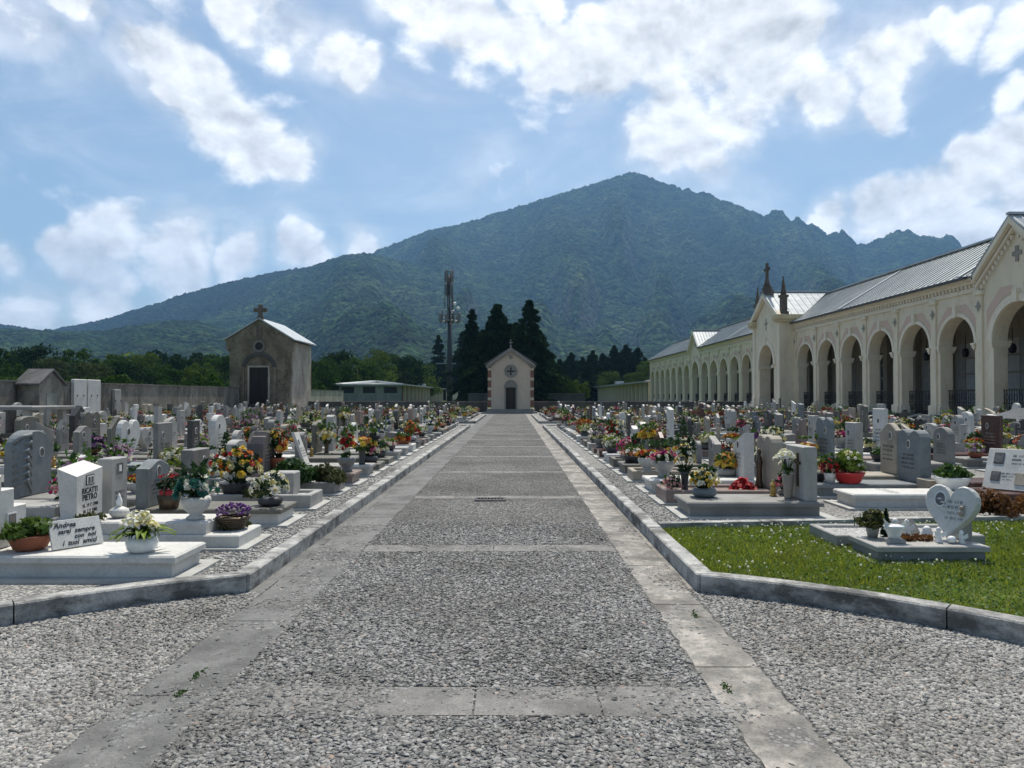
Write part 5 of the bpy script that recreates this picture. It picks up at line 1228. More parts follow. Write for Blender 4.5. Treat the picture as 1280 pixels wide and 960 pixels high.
def bouquet_parts(pal, pot, shape, seed, n=34, sz=.030, kinds=('pom','daisy'), leaf='leaf', potmat='darkpot'):
    r = random.Random(seed); ng = np.random.default_rng(seed)
    mats = [M[c] for c in PAL[pal]]+[M['fyel']]; nm = len(PAL[pal])
    p = MB(); p.lathe(POTS[pot], 14, 0); zt = POTS[pot][-1][1]
    fl = MB(); stems = MB()
    if shape == 'dome': rw, rh, z0 = .20, .19, zt+.05
    elif shape == 'tall': rw, rh, z0 = .15, .30, zt+.12
    elif shape == 'low': rw, rh, z0 = .21, .10, zt+.03
    else: rw, rh, z0 = .25, .26, zt+.1
    kd = r.choice(kinds); pts = []
    for i in range(n):
        a = r.uniform(0, 2*PI); q = r.random(); el = math.acos(1-q*1.05) if q < .95 else 1.5
        d = (math.sin(el)*math.cos(a), math.sin(el)*math.sin(a), math.cos(el)); k = r.uniform(.82, 1.12)
        c = (d[0]*rw*k, d[1]*rw*k, z0+d[2]*rh*k); pts.append(c)
        flower(fl, c, d, sz*r.uniform(.8, 1.3), r.randrange(nm), kd if r.random() < .75 else r.choice(kinds), r, nm)
        if i % 3 == 0: stems.tube([(0,0,zt-.03), (c[0]*.5, c[1]*.5, zt+(c[2]-zt)*.5), c], .004, 3, 0)
    nl = int(n*2.2); P = np.array([pts[ng.integers(0, n)] for _ in range(nl)])*(ng.uniform(.35, 1.02, nl)[:,None]); P[:,2] = zt-.02+(P[:,2]-0)*.92-(zt*.55)*(P[:,2] < zt); P[:,2] = np.maximum(P[:,2], zt*.8)
    V, Fc = cards(P, .05, ng, .3, 2.0); stems.add(V.tolist(), Fc.tolist())
    return p, stems, fl, [M[potmat]], [M[leaf]], mats
BV = {}
POTW = {'bowl': ['terra','darkpot','pale'], 'urn': ['white','pale','grey'], 'vase': ['bronze','dark','bronze'], 'basin': ['grey','dark','pale'], 'pot': ['porcelain','terra','darkpot'], 'basket': ['wicker','wicker','darkpot']}
def bvar(pal, v):
    k = (pal, v)
    if k not in BV:
        sd = hash_(pal)*7+v*13; r = random.Random(sd); pot = r.choice(list(POTS)); shape = r.choice(['dome','dome','tall','low','wide'])
        p, s, f, pm, smt, fm = bouquet_parts(pal, pot, shape, sd, r.randint(40, 62), r.uniform(.028, .040), ('pom','daisy') if pal != 'white' else ('pom','lily'), r.choice(['leaf','leafd','leafl']), r.choice(POTW[pot]))
        al = MB(); al.merge(p, 0); al.merge(s, 1); al.merge(f, 2)
        # a leaner far version
        BV[k] = (p.mesh('pot', pm), s.mesh('leaves', smt), f.mesh('blossoms', fm), al.mesh('flower_pot', pm+smt+fm))
    return BV[k]
def hash_(s): return sum((i+1)*ord(c) for i, c in enumerate(s)) % 9973
def flowers(label, x, y, z, pal, v, scale, near, rz=0, group=None):
    a = bvar(pal, v)
    if near:
        o = thing('flower_pot', label, 'flowers', (x, y, z), rz, group, scale)
        link('pot', a[0], o); link('leaves', a[1], o); link('blossoms', a[2], o)
    else: o = tag(link('flower_pot', a[3], None, (x, y, z), rz, scale), label, 'flowers', group)
    return o
def bushmesh(kind, seed, h, w, n, size, mat, up=.3, aspect=2.0):
    ng = np.random.default_rng(seed)
    if kind == 'cone': q = ng.random(n)**1.4; a = ng.random(n)*2*PI; rr_ = (1-q)**.75*w/2*(.55+.5*ng.random(n)**.5); P = np.c_[rr_*np.cos(a), rr_*np.sin(a), .06*h+q*h*.94]; N_ = np.c_[np.cos(a), np.sin(a), 1.2+0*a]
    else:
        cl = 16; ce = ng.normal(size=(cl,3)); ce /= np.linalg.norm(ce, axis=1)[:,None]; ce[:,2] = np.abs(ce[:,2]); ce *= np.array([w*.32, w*.32, h*.52])*(.6+.5*ng.random(cl))[:,None]
        u = ng.normal(size=(n,3)); u /= np.linalg.norm(u, axis=1)[:,None]; P = ce[ng.integers(0, cl, n)]+u*np.array([w*.2, w*.2, h*.24])*(.5+.5*ng.random(n)**.5)[:,None]; P[:,2] = np.abs(P[:,2]-.02)+.15*h*(kind == 'ball'); N_ = u
    V, Fc = cards(P, size, ng, up, aspect, N_*.7); return V, Fc
def plant(name, label, x, y, z, kind, h, w, n, size, mat, pot=None, potmat='terra', group=None, seed=1, ps=1.0, cat='plant'):
    key = ('b', kind, h, w, n, size, mat, seed)
    if key not in cache: V, Fc = bushmesh(kind, seed, h, w, n, size, mat); cache[key] = np_mesh('leaves', V, Fc, M[mat])
    o = thing(name, label, cat, (x, y, z), 0, group); zt = 0
    if pot:
        pk = ('pot', pot, potmat)
        if pk not in cache: m = MB(); m.lathe(POTS[pot], 16); cache[pk] = m.mesh('pot', M[potmat])
        link('pot', cache[pk], o, None, 0, ps); zt = POTS[pot][-1][1]*ps-.03
    sk = ('stem', round(h, 2))
    if sk not in cache: m = MB(); m.tube([(0,0,-.03),(.01,0,h*.4),(0,.01,h*.7)], [.014,.01,.004], 5); cache[sk] = m.mesh('stem', M['bark'])
    link('stem', cache[sk], o, (0,0,zt)); link('leaves', cache[key], o, (0,0,zt)); return o
def lantern_mesh():
    if 'lan' not in cache:
        m = MB(); m.lathe([(.045,0),(.05,.012),(.04,.02)], 8, 0); m.lathe([(.033,.02),(.038,.08),(.033,.13)], 8, 1); m.lathe([(.045,.13),(.05,.138),(.03,.165),(.012,.18),(.015,.195),(.002,.21)], 8, 0); cache['lan'] = m
    return cache['lan']
lan_a = lantern_mesh().mesh('votive_lamp', [M['gold'], M['glass']]); lan_b = lantern_mesh().mesh('votive_lamp', [M['darkpot'], M['porcelain']])
# ------------------------------------------------------------------ rows
STW = ['grey']*7+['pale']*5+['olive']*4+['white']*3+['pink']*3+['dark']*3+['blue']*2+['sand']*2+['red']
SHW = ['arched']*4+['rectangular']*3+['low arched']*2+['pointed','gabled','slanted','slanted','back slanted','double humped','heart','wavy','shouldered','shouldered','rough hewn','stepped','cross','tall narrow','tall narrow']
cands = []
def visible(x, y):
    px = CX+F*x/y; return -14 < px < 1296
HERO = {('L',0,0),('L',0,1),('L',0,2),('L',0,3),('L',0,4),('R',0,0),('R',0,1),('R',1,0)}
for side in 'LR':
    s = -1 if side == 'L' else 1
    for row in range(10):
        pitch = 2.1 if side == 'L' else 2.42; xf = (2.66 if side == 'L' else 2.08)+pitch*row+(.5 if side == 'L' and row > 3 else 0)
        if side == 'R' and row > 7: continue
        rr = random.Random(100*row+(7 if side == 'R' else 0)); L = 1.8 if side == 'L' else 1.66
        y = (6.03 if side == 'L' else 9.02)+(0 if row == 0 else rr.uniform(-.3, .3))
        if side == 'R' and row > 2: y -= 1.22*2
        idx = 0
        while y < 57:
            if 34.9 < y < 42.1: y += .3; continue
            far = y > 40
            xc = s*(xf+L/2)
            if visible(s*xf, y+.3):
                if rr.random() > .05 or row == 0: cands.append(dict(side=side, row=row, k=idx, x=xc, y=y, L=L, far=far, s=s, seed=rr.randrange(10**6), xf=s*xf)); idx += 1
            y += rr.uniform(1.14, 1.24)
cands.sort(key=lambda c: math.hypot(c['x'], c['y']))
num = {}
for c in sorted(cands, key=lambda c: c['y']):
    k = (c['side'], c['row'], c['far']); num[k] = num.get(k, 0)+1; c['n'] = num[k]
SN = {k: v[1] for k, v in ST.items()}
pals = ['red','pink','pink','magenta','white','white','white','yellow','orange','purple','lilac','lilac','salmon','pink and white','pink and white','red and white','white and yellow','white and yellow','orange and red','blue and white','cream','cream','cream']
NIND = 285; nf = 0; NFL = 295; stuff_g = MB(); stuff_f = MB(); stuff_gm = list(ST); fmats = {}
stv, sfv = {}, []
def where(c, g=' grave'):
    sd = 'left' if c['side'] == 'L' else 'right'
    return f"{nth(c['n'])}{g} in row {nth_card(c['row']+1)} {sd} of path" if not c['far'] else f"{nth(c['n'])}{g} in {sd} row {nth_card(c['row']+1)} beyond cross aisle"
def nth_card(n): return ['','one','two','three','four','five','six','seven','eight','nine','ten'][n]
OV = {}
def ovn(x, y, **k):
    c = min((c for c in cands if (c['side'], c['row'], c['k']) not in HERO), key=lambda c: math.hypot(c['x']+.75*c['s']-x, c['y']-y)); OV[(c['side'], c['row'], c['k'])] = dict(typ='covered', **k)
def run_rows():
    global nf
    far_g = {}; far_f = []
    for i, c in enumerate(cands):
        key = (c['side'], c['row'], c['k'])
        if key in HERO and not c['far']: continue
        r = random.Random(c['seed']); d = math.hypot(c['x'], c['y']); ov = OV.get(key, {}) if not c['far'] else {}
        st = ov.get('st', r.choice(STW)); sh = ov.get('sh', r.choice(SHW)); typ = ov.get('typ', r.choice(['covered','covered','covered','framed','framed','stepped','sloped']))
        hw = ov.get('hw', r.choice((.17,.21,.25,.28))); hh = ov.get('hh', r.choice((.42,.5,.58,.66,.74,.84))); W = r.choice((.58,.64,.7,.74)); t = r.choice((.08,.1,.12,.16))
        if sh == 'tall narrow': hh = max(hh, .7)
        if sh == 'heart': hw = max(hw, .24)
        rz = (0 if c['s'] < 0 else PI)+r.uniform(-.025,.025); sg = c['seed'] % 4
        hs = None
        if r.random() < .4: hs = r.choice(['white','pale','pale','grey','dark','sand'])
        if 'st' in ov: hs = ov.get('hs', st)
        if st == 'rock' or (sh == 'rough hewn' and 'st' not in ov): hs = 'rock' if r.random() < .6 else None
        hs = ov.get('hs', hs)
        hn = SN.get(hs or st, 'brown stone')
        if i < NIND:
            nm = f"{SN[st].split(' gran')[0].split(' mar')[0].split(' sto')[0]} grave, {sh} headstone, {where(c, '')}"
            g, zt = grave(nm, c['x'], c['y'], rz, st, typ, sh, c['L'], W, hw, hh, 2 if d < 26 else (1 if d < 38 else 0), t, sg, None, hs, 'graves in rows beside the path')
        else: zt = TOP[typ]; far_g.setdefault((typ, st, W, sh, hs or st, hw, hh, t, sg), []).append((c['x'], c['y'], rz, c['L']))
        near = d < 24
        # flowers: one towards the foot, often one by the headstone
        spots = []
        if r.random() < .86: spots.append((c['L']/2-r.uniform(.18,.34), r.uniform(-.14,.14), 'at foot of'))
        if r.random() < .55: spots.append((-c['L']/2+.42, r.choice((-.2,.2)), 'by headstone of'))
        if r.random() < .22: spots.append((r.uniform(-.2,.25), r.uniform(-.15,.15), 'midway on'))
        if ov.get('noflow'): spots = []
        for (lx, ly_, w_) in spots:
            wx = c['x']-c['s']*lx; wy = c['y']+ly_; zz = FZ+(zt if w_ != 'x' else 0)
            if typ == 'sloped': zz = FZ+.03*(d < 38)+(.34 if lx < -.5 else .34-.17*(lx+c['L']/2-.41)/(c['L']-.47)); 
            if typ == 'stepped': zz = FZ+(.03 if d < 38 else 0)+(.115 if lx > c['L']/2-.34 else .235)
            if typ == 'framed' and lx > -.5: zz = FZ+(.03 if d < 38 else 0)+.13
            u = r.random(); sc_ = r.uniform(.74, 1.1); pal = r.choice(pals); v = r.randrange(2)
            wh = where(c)
            if u < .14 and d < 34 and nf < NFL:
                kind, mat, nmx = r.choice([('cone','juniper','conical evergreen'),('ball','leaf','leafy green plant'),('ball','leafr','russet leaved plant'),('ball','leafl','light green plant')])
                h = r.choice((.4,.55)) if kind == 'cone' else .26
                plant('potted_plant', f"potted {nmx} {w_} {wh}", wx, wy, zz, kind, h, .3 if kind == 'cone' else .38, 260 if d < 16 else 140, .035 if d < 16 else .05, mat, r.choice(['bowl','pot']), r.choice(['terra','darkpot','pale']), 'potted plants on graves', r.randrange(3)); nf += 1
            elif nf < NFL: flowers(f"{pal} flowers {w_} {wh}", wx, wy, zz, pal, v, sc_, near, r.uniform(0, 6), 'flower pots on graves'); nf += 1
            else: far_f.append((wx, wy, zz, pal, v, sc_, r.uniform(0, 6)))
        if d < 17 and r.random() < .35:
            lx = -c['L']/2+.36; wx = c['x']-c['s']*lx; b = r.random() < .5
            zz = FZ+zt
            if typ == 'sloped': zz = FZ+.37
            tag(link('votive_lamp', lan_a if b else lan_b, None, (wx, c['y']+.02, zz), 0, r.uniform(.9,1.2)), f"{'brass' if b else 'white'} votive lamp on the {where(c)}", 'lamp', 'votive lamps on graves')
    def join(name, items, label):
        Vs, Fs, mats, mi = [], {}, [], []; off = 0; per = {}
        bm = bmesh_join(items)
        return bm
    # the distant rows as one mass
    m = MB(); mats = []
    def midx(mt):
        if mt not in mats: mats.append(mt)
        return mats.index(mt)
    def addmesh(me, Mx):
        o = len(m.v); m.v += [tuple(Mx @ v.co) for v in me.vertices]
        ids = [midx(x) for x in me.materials]
        for p in me.polygons: m.f.append(tuple(i+o for i in p.vertices)); m.m.append(ids[p.material_index]); m.sm.append(p.use_smooth)
    for (typ, st, W, sh, hs, hw, hh, t, sg), L_ in far_g.items():
        for x, y, rz, L in L_:
            B = Matrix.Translation((x, y, FZ)) @ Matrix.Rotation(rz, 4, 'Z')
            for p in PARTS[typ]: addmesh(slabmesh(typ, st, L, W, p), B)
            addmesh(headmesh(sh, hs, hw, hh, t, sg), B @ Matrix.Translation((-L/2+.16, 0, TOP[typ]+.002)))
    if m.v: tag(link('distant_graves', m.mesh('distant_graves', mats)), 'farthest rows of mixed gravestones beyond the cross aisle', 'graves', None, 'stuff')
    m.__init__(); mats.clear()
    for x, y, z, pal, v, s_, a in far_f:
        addmesh(bvar(pal, v)[3], Matrix.Translation((x, y, z)) @ Matrix.Rotation(a, 4, 'Z') @ Matrix.Scale(s_, 4))
    if m.v: tag(link('distant_flowers', m.mesh('distant_flowers', mats)), 'many coloured flower pots on the farthest graves', 'flowers', None, 'stuff')
    print('graves', min(len(cands), NIND), 'of', len(cands), 'flowers', nf, 'far flowers', len(far_f))
# ------------------------------------------------------------------ graves one can tell apart, near the eye
HERO |= {('L',0,5),('L',0,6),('R',0,2),('R',1,1),('R',2,0),('R',2,1),('L',1,0)}
def text(s, size, mat, parent, loc, rot=(R(90),0,0), shear=0, bold=0, align='CENTER', name='inscription', wf=1.0):
    c = bpy.data.curves.new('t', 'FONT'); c.body = s; c.size = size; c.shear = shear; c.offset = bold; c.align_x = align; c.extrude = .0015; c.resolution_u = 2; c.space_line = .95
    o = bpy.data.objects.new('t', c); C.objects.link(o); dg = bpy.context.evaluated_depsgraph_get(); me = bpy.data.meshes.new_from_object(o.evaluated_get(dg)); bpy.data.objects.remove(o); bpy.data.curves.remove(c)
    me.materials.clear(); me.materials.append(mat); q = link(name, me, parent, loc); q.rotation_euler = rot; q.scale.x = wf; return q
FX = (R(90), 0, R(90))                                # text on a face that looks along +x
def prims(parent, name, mat, f): m = MB(); f(m); return m.build(name, mat, parent)
G = 'graves in rows beside the path'; GF = 'flower pots on graves'
def bigflowers(name, label, x, y, z, pal, pot, shape, seed, n, sz, kinds, leaf, potmat, scale=1, rz=0, group=GF, psc=None):
    o = thing(name, label, 'flowers', (x, y, z), rz, group, scale); p, s, f, pm, sm_, fm = bouquet_parts(pal, pot, shape, seed, n, sz, kinds, leaf, potmat)
    p.build('pot', pm, o); s.build('leaves', sm_, o); f.build('blossoms', fm, o); return o
# --- left row one
g, zt = grave('white marble grave nearest the camera left of the path, cut by the frame', -3.82, 6.03, 0, 'white', 'covered', 'stepped', 2.2, .58, .28, .62, 1, .14, 0, -.56, None, G)
z1 = FZ+zt
prims(HEAD, 'portrait', [M['porcelain'], M['photo']], lambda m: (m.box(.081,.09,.02,.13,.15,.29), m.box(.09,.094,.032,.118,.162,.278,1)))
plant('potted_plant', 'leafy green plant in a terracotta bowl, left on the nearest white grave', -4.05, 5.98, z1, 'ball', .23, .44, 800, .036, 'leafm', 'bowl', 'terra', 'potted plants on graves', 5, .95)
pq = thing('memorial_plaque', 'white lettered plaque reading Andrea sarai sempre, leaning on the nearest white grave', 'plaque', (-3.70, 6.07, z1), math.atan2(-.24, .31))
pq.rotation_euler.z = math.atan2(-.235, .32)           # faces along local +x
pl = prims(pq, 'tablet', M['white'], lambda m: m.box(-.012, .012, -.20, .20, 0, .245, 0, .003)); pl.rotation_euler = (0, R(-24), 0); pl.location.z = .006
for s_, yy, zz, sz in (('Andrea', -.085, .178, .062), ('sarai  sempre', .0, .125, .058), ('con  noi', .06, .075, .056), ('i  tuoi  amici', .01, .022, .058)):
    text(s_, sz, M['letter'], pl, (.0135, yy, zz), FX, .35, .0012, wf=.92)
prims(pq, 'stay', M['black'], lambda m: m.tube([(-.02,0,.0),(-.11,0,.006),(-.085,0,.17)], .005, 4))
ll = thing('lily_pot', 'white lilies with broad pale leaves in a white pot, right on nearest white grave', 'flowers', (-3.07, 5.90, z1), 0, GF)
prims(ll, 'pot', M['porcelain'], lambda m: m.lathe([(.085,0),(.115,.03),(.125,.08),(.105,.125),(.09,.125)], 16))
def broad(m, n, L, w, r, z0=.1, up=.5):
    for i in range(n):
        a = r.uniform(0, 2*PI); l = L*r.uniform(.7, 1.15); k = 6; u_ = up*r.uniform(.4, 1.3); p = []; d = (math.cos(a), math.sin(a)); nrm = (-d[1], d[0])
        for j in range(k+1):
            t = j/k; q = (d[0]*l*t, d[1]*l*t, z0+u_*l*(t*1.3-1.25*t*t)*1.4); wd = w*math.sin(PI*min(.98, t*.92+.08))**.7
            p += [(q[0]+nrm[0]*wd, q[1]+nrm[1]*wd, q[2]+.012), (q[0], q[1], q[2]), (q[0]-nrm[0]*wd, q[1]-nrm[1]*wd, q[2]+.012)]
        m.add(p, [(3*j+c_, 3*j+c_+1, 3*j+c_+4, 3*j+c_+3) for j in range(k) for c_ in (0, 1)], 0, True)
r_ = random.Random(3); prims(ll, 'leaves', [M['leafl']], lambda m: broad(m, 15, .25, .028, r_, .12, .55)); prims(ll, 'dark_leaves', [M['leafd']], lambda m: broad(m, 10, .15, .03, r_, .12, .9))
def lilies(m):
    for i in range(13):
        a = r_.uniform(0, 6.28); q = r_.uniform(.02, .14); flower(m, (q*math.cos(a), q*math.sin(a), .22+r_.uniform(0, .09)), (math.cos(a)*.6, math.sin(a)*.6, .7), .055, r_.choice((0,0,1)), 'lily', r_, 2)
prims(ll, 'blossoms', [M['fwhite'], M['fcream'], M['fcream']], lilies)
# grave of the wedge stone
g, zt = grave('white stepped grave with wedge stone lettered Ricatti Pietro, second along the left kerb', -3.6, 7.2, 0, 'white', 'stepped', None, 1.9, .6, group=G, detail=1); z2 = FZ+zt
def wedge(m): m.add([(-.11,-.22,0),(.05,-.22,0),(.05,.22,0),(-.11,.22,0),(-.15,-.22,.50),(.05,-.22,.42),(.05,.22,.48),(-.15,.22,.55)], [(0,3,2,1),(4,5,6,7),(0,1,5,4),(1,2,6,5),(2,3,7,6),(3,0,4,7)])
hd = prims(g, 'headstone', M['white'], wedge); hd.location = (-.80, .12, zt)
prims(hd, 'portrait', [M['bronze'], M['porcelain'], M['photo']], lambda m: (m.box(.051,.056,-.07,.07,.315,.42), m.box(.056,.059,-.06,.06,.325,.41,1), m.box(.059,.0605,-.045,-.005,.33,.40,2), m.box(.059,.0605,.008,.048,.33,.40,2)))
text('RICATTI', .08, M['letter'], hd, (.0515, .0, .235), FX, 0, .002, wf=.92); text('PIETRO', .085, M['letter'], hd, (.0515, .0, .165), FX, 0, .002, wf=.92)
text('N. 19 7 1900', .05, M['letter'], hd, (.0515, .01, .095), FX, 0, .001); text('M. 2 2 1985', .05, M['letter'], hd, (.0515, .01, .035), FX, 0, .001)
h2 = prims(g, 'side_pillar', M['pale'], lambda m: m.box(-.09, .07, -.15, .15, 0, .80, 0, .01)); h2.location = (-.78, .60, .02)
prims(h2, 'portrait', [M['photo'], M['porcelain']], lambda m: (m.box(.0705,.075,-.06,.06,.62,.74), m.box(.075,.077,-.02,.03,.65,.72,1)))
link('inscription', lettering(.09, .34, 6, 2, M['letter']), h2, (.0745, 0, .10))
o = thing('finial_lamp', 'white stone lamp with pointed glass flame on the wedge stone grave', 'lamp', (-3.98, 7.2, z2), 0, None, .85)
prims(o, 'base', M['white'], lambda m: m.lathe([(.06,0),(.085,.02),(.115,.06),(.10,.10),(.05,.125),(.04,.13)], 16)); prims(o, 'flame', M['porcelain'], lambda m: m.lathe([(.022,.13),(.036,.165),(.034,.2),(.016,.25),(.002,.29)], 8))
plant('dry_plant', 'thin grey green plant at the foot of the wedge stone', -4.15, 6.98, z2, 'ball', .14, .34, 220, .03, 'leafo', None, seed=8, group=None)
bigflowers('flower_urn', 'teal leaves and white blooms in a white marble urn on the wedge stone grave', -3.17, 7.12, z2, 'teal and white', 'urn', 'dome', 21, 46, .045, ('pom','daisy'), 'leafd', 'white', .92)
hp = plant('heather_planter', 'purple heather in a dark woven bowl at the foot of the wedge stone grave', -2.84, 7.24, z2-.12, 'ball', .16, .40, 420, .03, 'leafo', None, seed=9, cat='flowers')
prims(hp, 'bowl', M['bronze'], lambda m: ([m.tube([(.1*math.cos(2*PI*i/14)*(1+k*.12), .1*math.sin(2*PI*i/14)*(1+k*.12), .012+.022*k+.004*math.sin(i*2.6+k)) for i in range(15)], .014, 5) for k in range(6)]))
def heather(m):
    for i in range(150):
        a = r_.uniform(0, 6.28); q = .17*r_.random()**.6; m.ball((q*math.cos(a), q*math.sin(a), .17+.07*(1-(q/.17)**2)+r_.uniform(-.03,.03)), .012*r_.uniform(.7,1.3), r_.choice((0,0,1)), 5, 3)
prims(hp, 'blossoms', [M['fpur'], M['flil']], heather)
# third
g, zt = grave('white grave with grey cover and wavy bluish headstone, third along the left kerb', -3.55, 8.44, 0, 'white', 'covered', 'wavy', 1.8, .62, .25, .56, 2, .14, 1, -.72, 'blue', G); z3 = FZ+zt
COVER.data = slabmesh('covered', 'olive', 1.8, .62, 'cover_slab')
bigflowers('lily_bouquet', 'large white and violet bouquet at the foot of the third left grave', -2.86, 8.40, z3, 'white', 'basin', 'wide', 31, 30, .052, ('lily','lily'), 'leafd', 'darkpot', .85)
o = thing('flower_basket', 'dark hooped basket holding a red pot of red flowers on third left grave', 'basket', (-3.95, 8.18, z3), 0)
prims(o, 'basket', M['bronze'], lambda m: m.lathe([(.10,0),(.13,.16),(.12,.16),(.09,.02)], 12)); prims(o, 'hoop', M['bronze'], lambda m: m.tube([(0, .12*math.cos(PI*i/12), .15+.24*math.sin(PI*i/12)) for i in range(13)], .01, 5)); prims(o, 'liner', M['redpl'], lambda m: m.lathe([(.09,.03),(.105,.21),(.09,.21)], 12))
def redb(m):
    for i in range(22): a = r_.uniform(0, 6.28); q = .12*r_.random()**.5; flower(m, (q*math.cos(a), q*math.sin(a), .26+r_.uniform(0,.12)), (math.cos(a), math.sin(a), 1), .02, 0, 'pom', r_, 1)
prims(o, 'blossoms', [M['fred'], M['fyel']], redb)
V, Fc = bushmesh('ball', 4, .2, .3, 140, .035, 'leafd'); link('leaves', np_mesh('leaves', V, Fc, M['leafd']), o, (0,0,.2))
# fourth: grey stone, huge arrangement
g, zt = grave('pale framed grave with grey oblong headstone, fourth along the left kerb', -3.55, 9.62, 0, 'pale', 'framed', 'rectangular', 1.8, .6, .26, .58, 2, .16, 2, -.74, 'grey', G); z4 = FZ+zt
bigflowers('flower_arrangement', 'tall arrangement of orange, red and cream flowers, fourth left grave', -3.72, 9.56, z4-.03, 'mixed bright', 'bowl', 'wide', 41, 74, .036, ('daisy','pom'), 'leafd', 'darkpot', 1.22)
plant('russet_plant', 'low russet green plant below the tall orange arrangement', -3.36, 9.42, z4-.05, 'ball', .2, .5, 380, .03, 'leafo', None, seed=11)
o = tag(MB().box(-.15,.15,-.15,.15,0,.30,0,.015).build('stone_block', M['pale'], None, (-3.1, 9.72, z4-.035)), 'square pale stone block beside the juniper on the fourth left grave', 'block')
# fifth: junipers
g, zt = grave('grey framed grave overgrown by spreading junipers, fifth along the left kerb', -3.55, 11.0, 0, 'grey', 'framed', 'low arched', 1.75, .66, .24, .62, 2, .14, 3, -.72, 'pale', G); z5 = FZ+zt
plant('juniper_bush', 'spreading green juniper, taller left one on the fifth left grave', -3.36, 10.75, z5-.06, 'ball', .52, .86, 1900, .045, 'juniper', None, seed=12, cat='bush'); plant('juniper_bush', 'spreading olive juniper hanging over the foot of fifth left grave', -2.84, 10.95, z5-.08, 'ball', .40, .66, 1500, .042, 'leafo', None, seed=13, cat='bush')
# sixth: hewn rock; seventh: leaning white panel
g, zt = grave('pinkish grave with rough brown rock headstone, sixth along the left kerb', -3.55, 12.2, 0, 'pink', 'covered', 'rough hewn', 1.8, .64, .3, .72, 2, .22, 5, -.74, 'rock', G)
flowers('red and white flowers at foot of the rough rock grave', -2.85, 12.2, FZ+zt, 'red and white', 0, 1.0, True, 0, GF); flowers('mixed bright flowers beside the rough rock headstone', -4.1, 12.36, FZ+zt, 'mixed bright', 1, 1.2, True, 1, GF)
g, zt = grave('pale grave with white lettered panel leaning back, seventh along the left kerb', -3.55, 13.45, 0, 'pale', 'covered', 'tall narrow', 1.8, .62, .25, .62, 2, .05, 3, -.35, 'white', G, 0, R(20))
flowers('orange and red flowers at foot of the leaning white panel grave', -2.85, 13.45, FZ+zt, 'orange and red', 1, 1.25, True, 0, GF)
# --- left row two, nearest
g, zt = grave('grey grave with large blue grey carved headstone, nearest in second row left of path', -5.55, 9.3, 0, 'grey', 'covered', 'arched', 1.8, .66, .31, .84, 1, .2, 3, -.78, 'blue', G); ho = HEAD
def ridges(m):
    for i in range(7):
        z = .84-.05-.095*i; m.tube([(.0, -.32+.02*(i > 1), z-.11), (.07, -.30+.05*(i < 2), z-.03), (.112, -.19+.06*(i < 2), z+.0), (.102, -.08, z-.08-.02*i)], [.02,.035,.028,.004], 6)
prims(ho, 'carved_waves', M['blue'], ridges); link('portrait', portraitmesh(.05, .065), ho, (.101, .1, .55))
flowers('magenta flowers in front of the large blue grey carved headstone', -5.35, 8.55, FZ+.03, 'magenta', 0, .85, True, 0, GF)
# --- right row one
def rgrave(*a, **k): return grave(*a, **k)
g, zt = grave('grey granite grave with cross and oval portrait, first along the right kerb', 2.95, 9.02, PI, 'grey', 'covered', 'rectangular', 1.66, .74, .29, .66, 1, .16, 1, -.70, 'pale', G); ho = HEAD; w1 = FZ+zt
link('portrait', portraitmesh(.05, .07), ho, (.081, -.13, .52)); prims(ho, 'bronze_cross', M['bronze'], lambda m: (m.box(.081,.1,.10,.135,.16,.58), m.box(.081,.1,.04,.10,.44,.475), m.box(.081,.1,.135,.195,.44,.475)))
bigflowers('flower_basin', 'round bouquet of white and yellow roses in a low grey basin, first right grave', 2.45, 9.12, w1, 'white and yellow', 'basin', 'dome', 51, 62, .028, ('pom','pom'), 'leafd', 'blue', .95)
o = thing('calla_vase', 'white calla lilies in a tall tapered stone vase before the cross headstone', 'flowers', (3.47, 8.98, w1), 0)
prims(o, 'vase', M['sand'], lambda m: m.lathe([(.045,0),(.05,.015),(.055,.1),(.075,.29),(.068,.30)], 14))
def calla(m):
    for i in range(8):
        a = r_.uniform(0, 6.28); q = r_.uniform(.03, .15); c = (q*math.cos(a), q*math.sin(a), .43+r_.uniform(0, .17)); flower(m, c, (math.cos(a), math.sin(a), 1.), .062, 0, 'lily', r_, 1)
prims(o, 'blossoms', [M['fwhite'], M['fcream']], calla); prims(o, 'leaves', [M['leaf']], lambda m: ([m.tube([(0,0,.25),(.04*math.cos(i),.04*math.sin(i),.42),(.09*math.cos(i),.09*math.sin(i),.5)], .006, 4) for i in range(7)], broad(m, 7, .16, .022, r_, .29, 1.2)))
tag(link('votive_lamp', lan_a, None, (3.36, 9.2, w1), 0, 1.0), 'brass votive lamp left of the calla vase', 'lamp'); flowers('small magenta flowers in a pot left of the calla vase', 3.55, 9.3, w1, 'magenta', 1, .55, True, 0, GF)
g, zt = grave('brown framed grave of reddish gravel with double arched stone and bronze figure', 2.95, 10.12, PI, 'pink', 'framed', 'double humped', 1.70, .72, .30, .74, 1, .16, 2, -.70, 'sand', G); ho = HEAD; w2 = FZ+.16
o = prims(ho, 'bronze_figure', M['bronze'], lambda m: m.lathe([(.07,0),(.075,.02),(.055,.1),(.05,.25),(.065,.36),(.045,.43),(.025,.455),(.035,.48),(.036,.51),(.02,.54),(.003,.55)], 10, sx=.8)); o.location = (.15, 0, .0)
bigflowers('flower_vase', 'yellow and white flowers in a dark vase, reddish gravel grave', 2.42, 10.02, w2, 'white and yellow', 'vase', 'tall', 61, 44, .032, ('pom','daisy'), 'leafd', 'darkpot', 1.0)
flowers('small pink flowers in the front corner of the reddish gravel grave', 2.22, 9.92, w2-.06, 'pink', 0, .6, True, 0, GF)
o = thing('poppy_flowers', 'bright red poppy like flowers lying on the reddish gravel grave', 'flowers', (3.22, 9.98, w2), 0, None, 1.35)
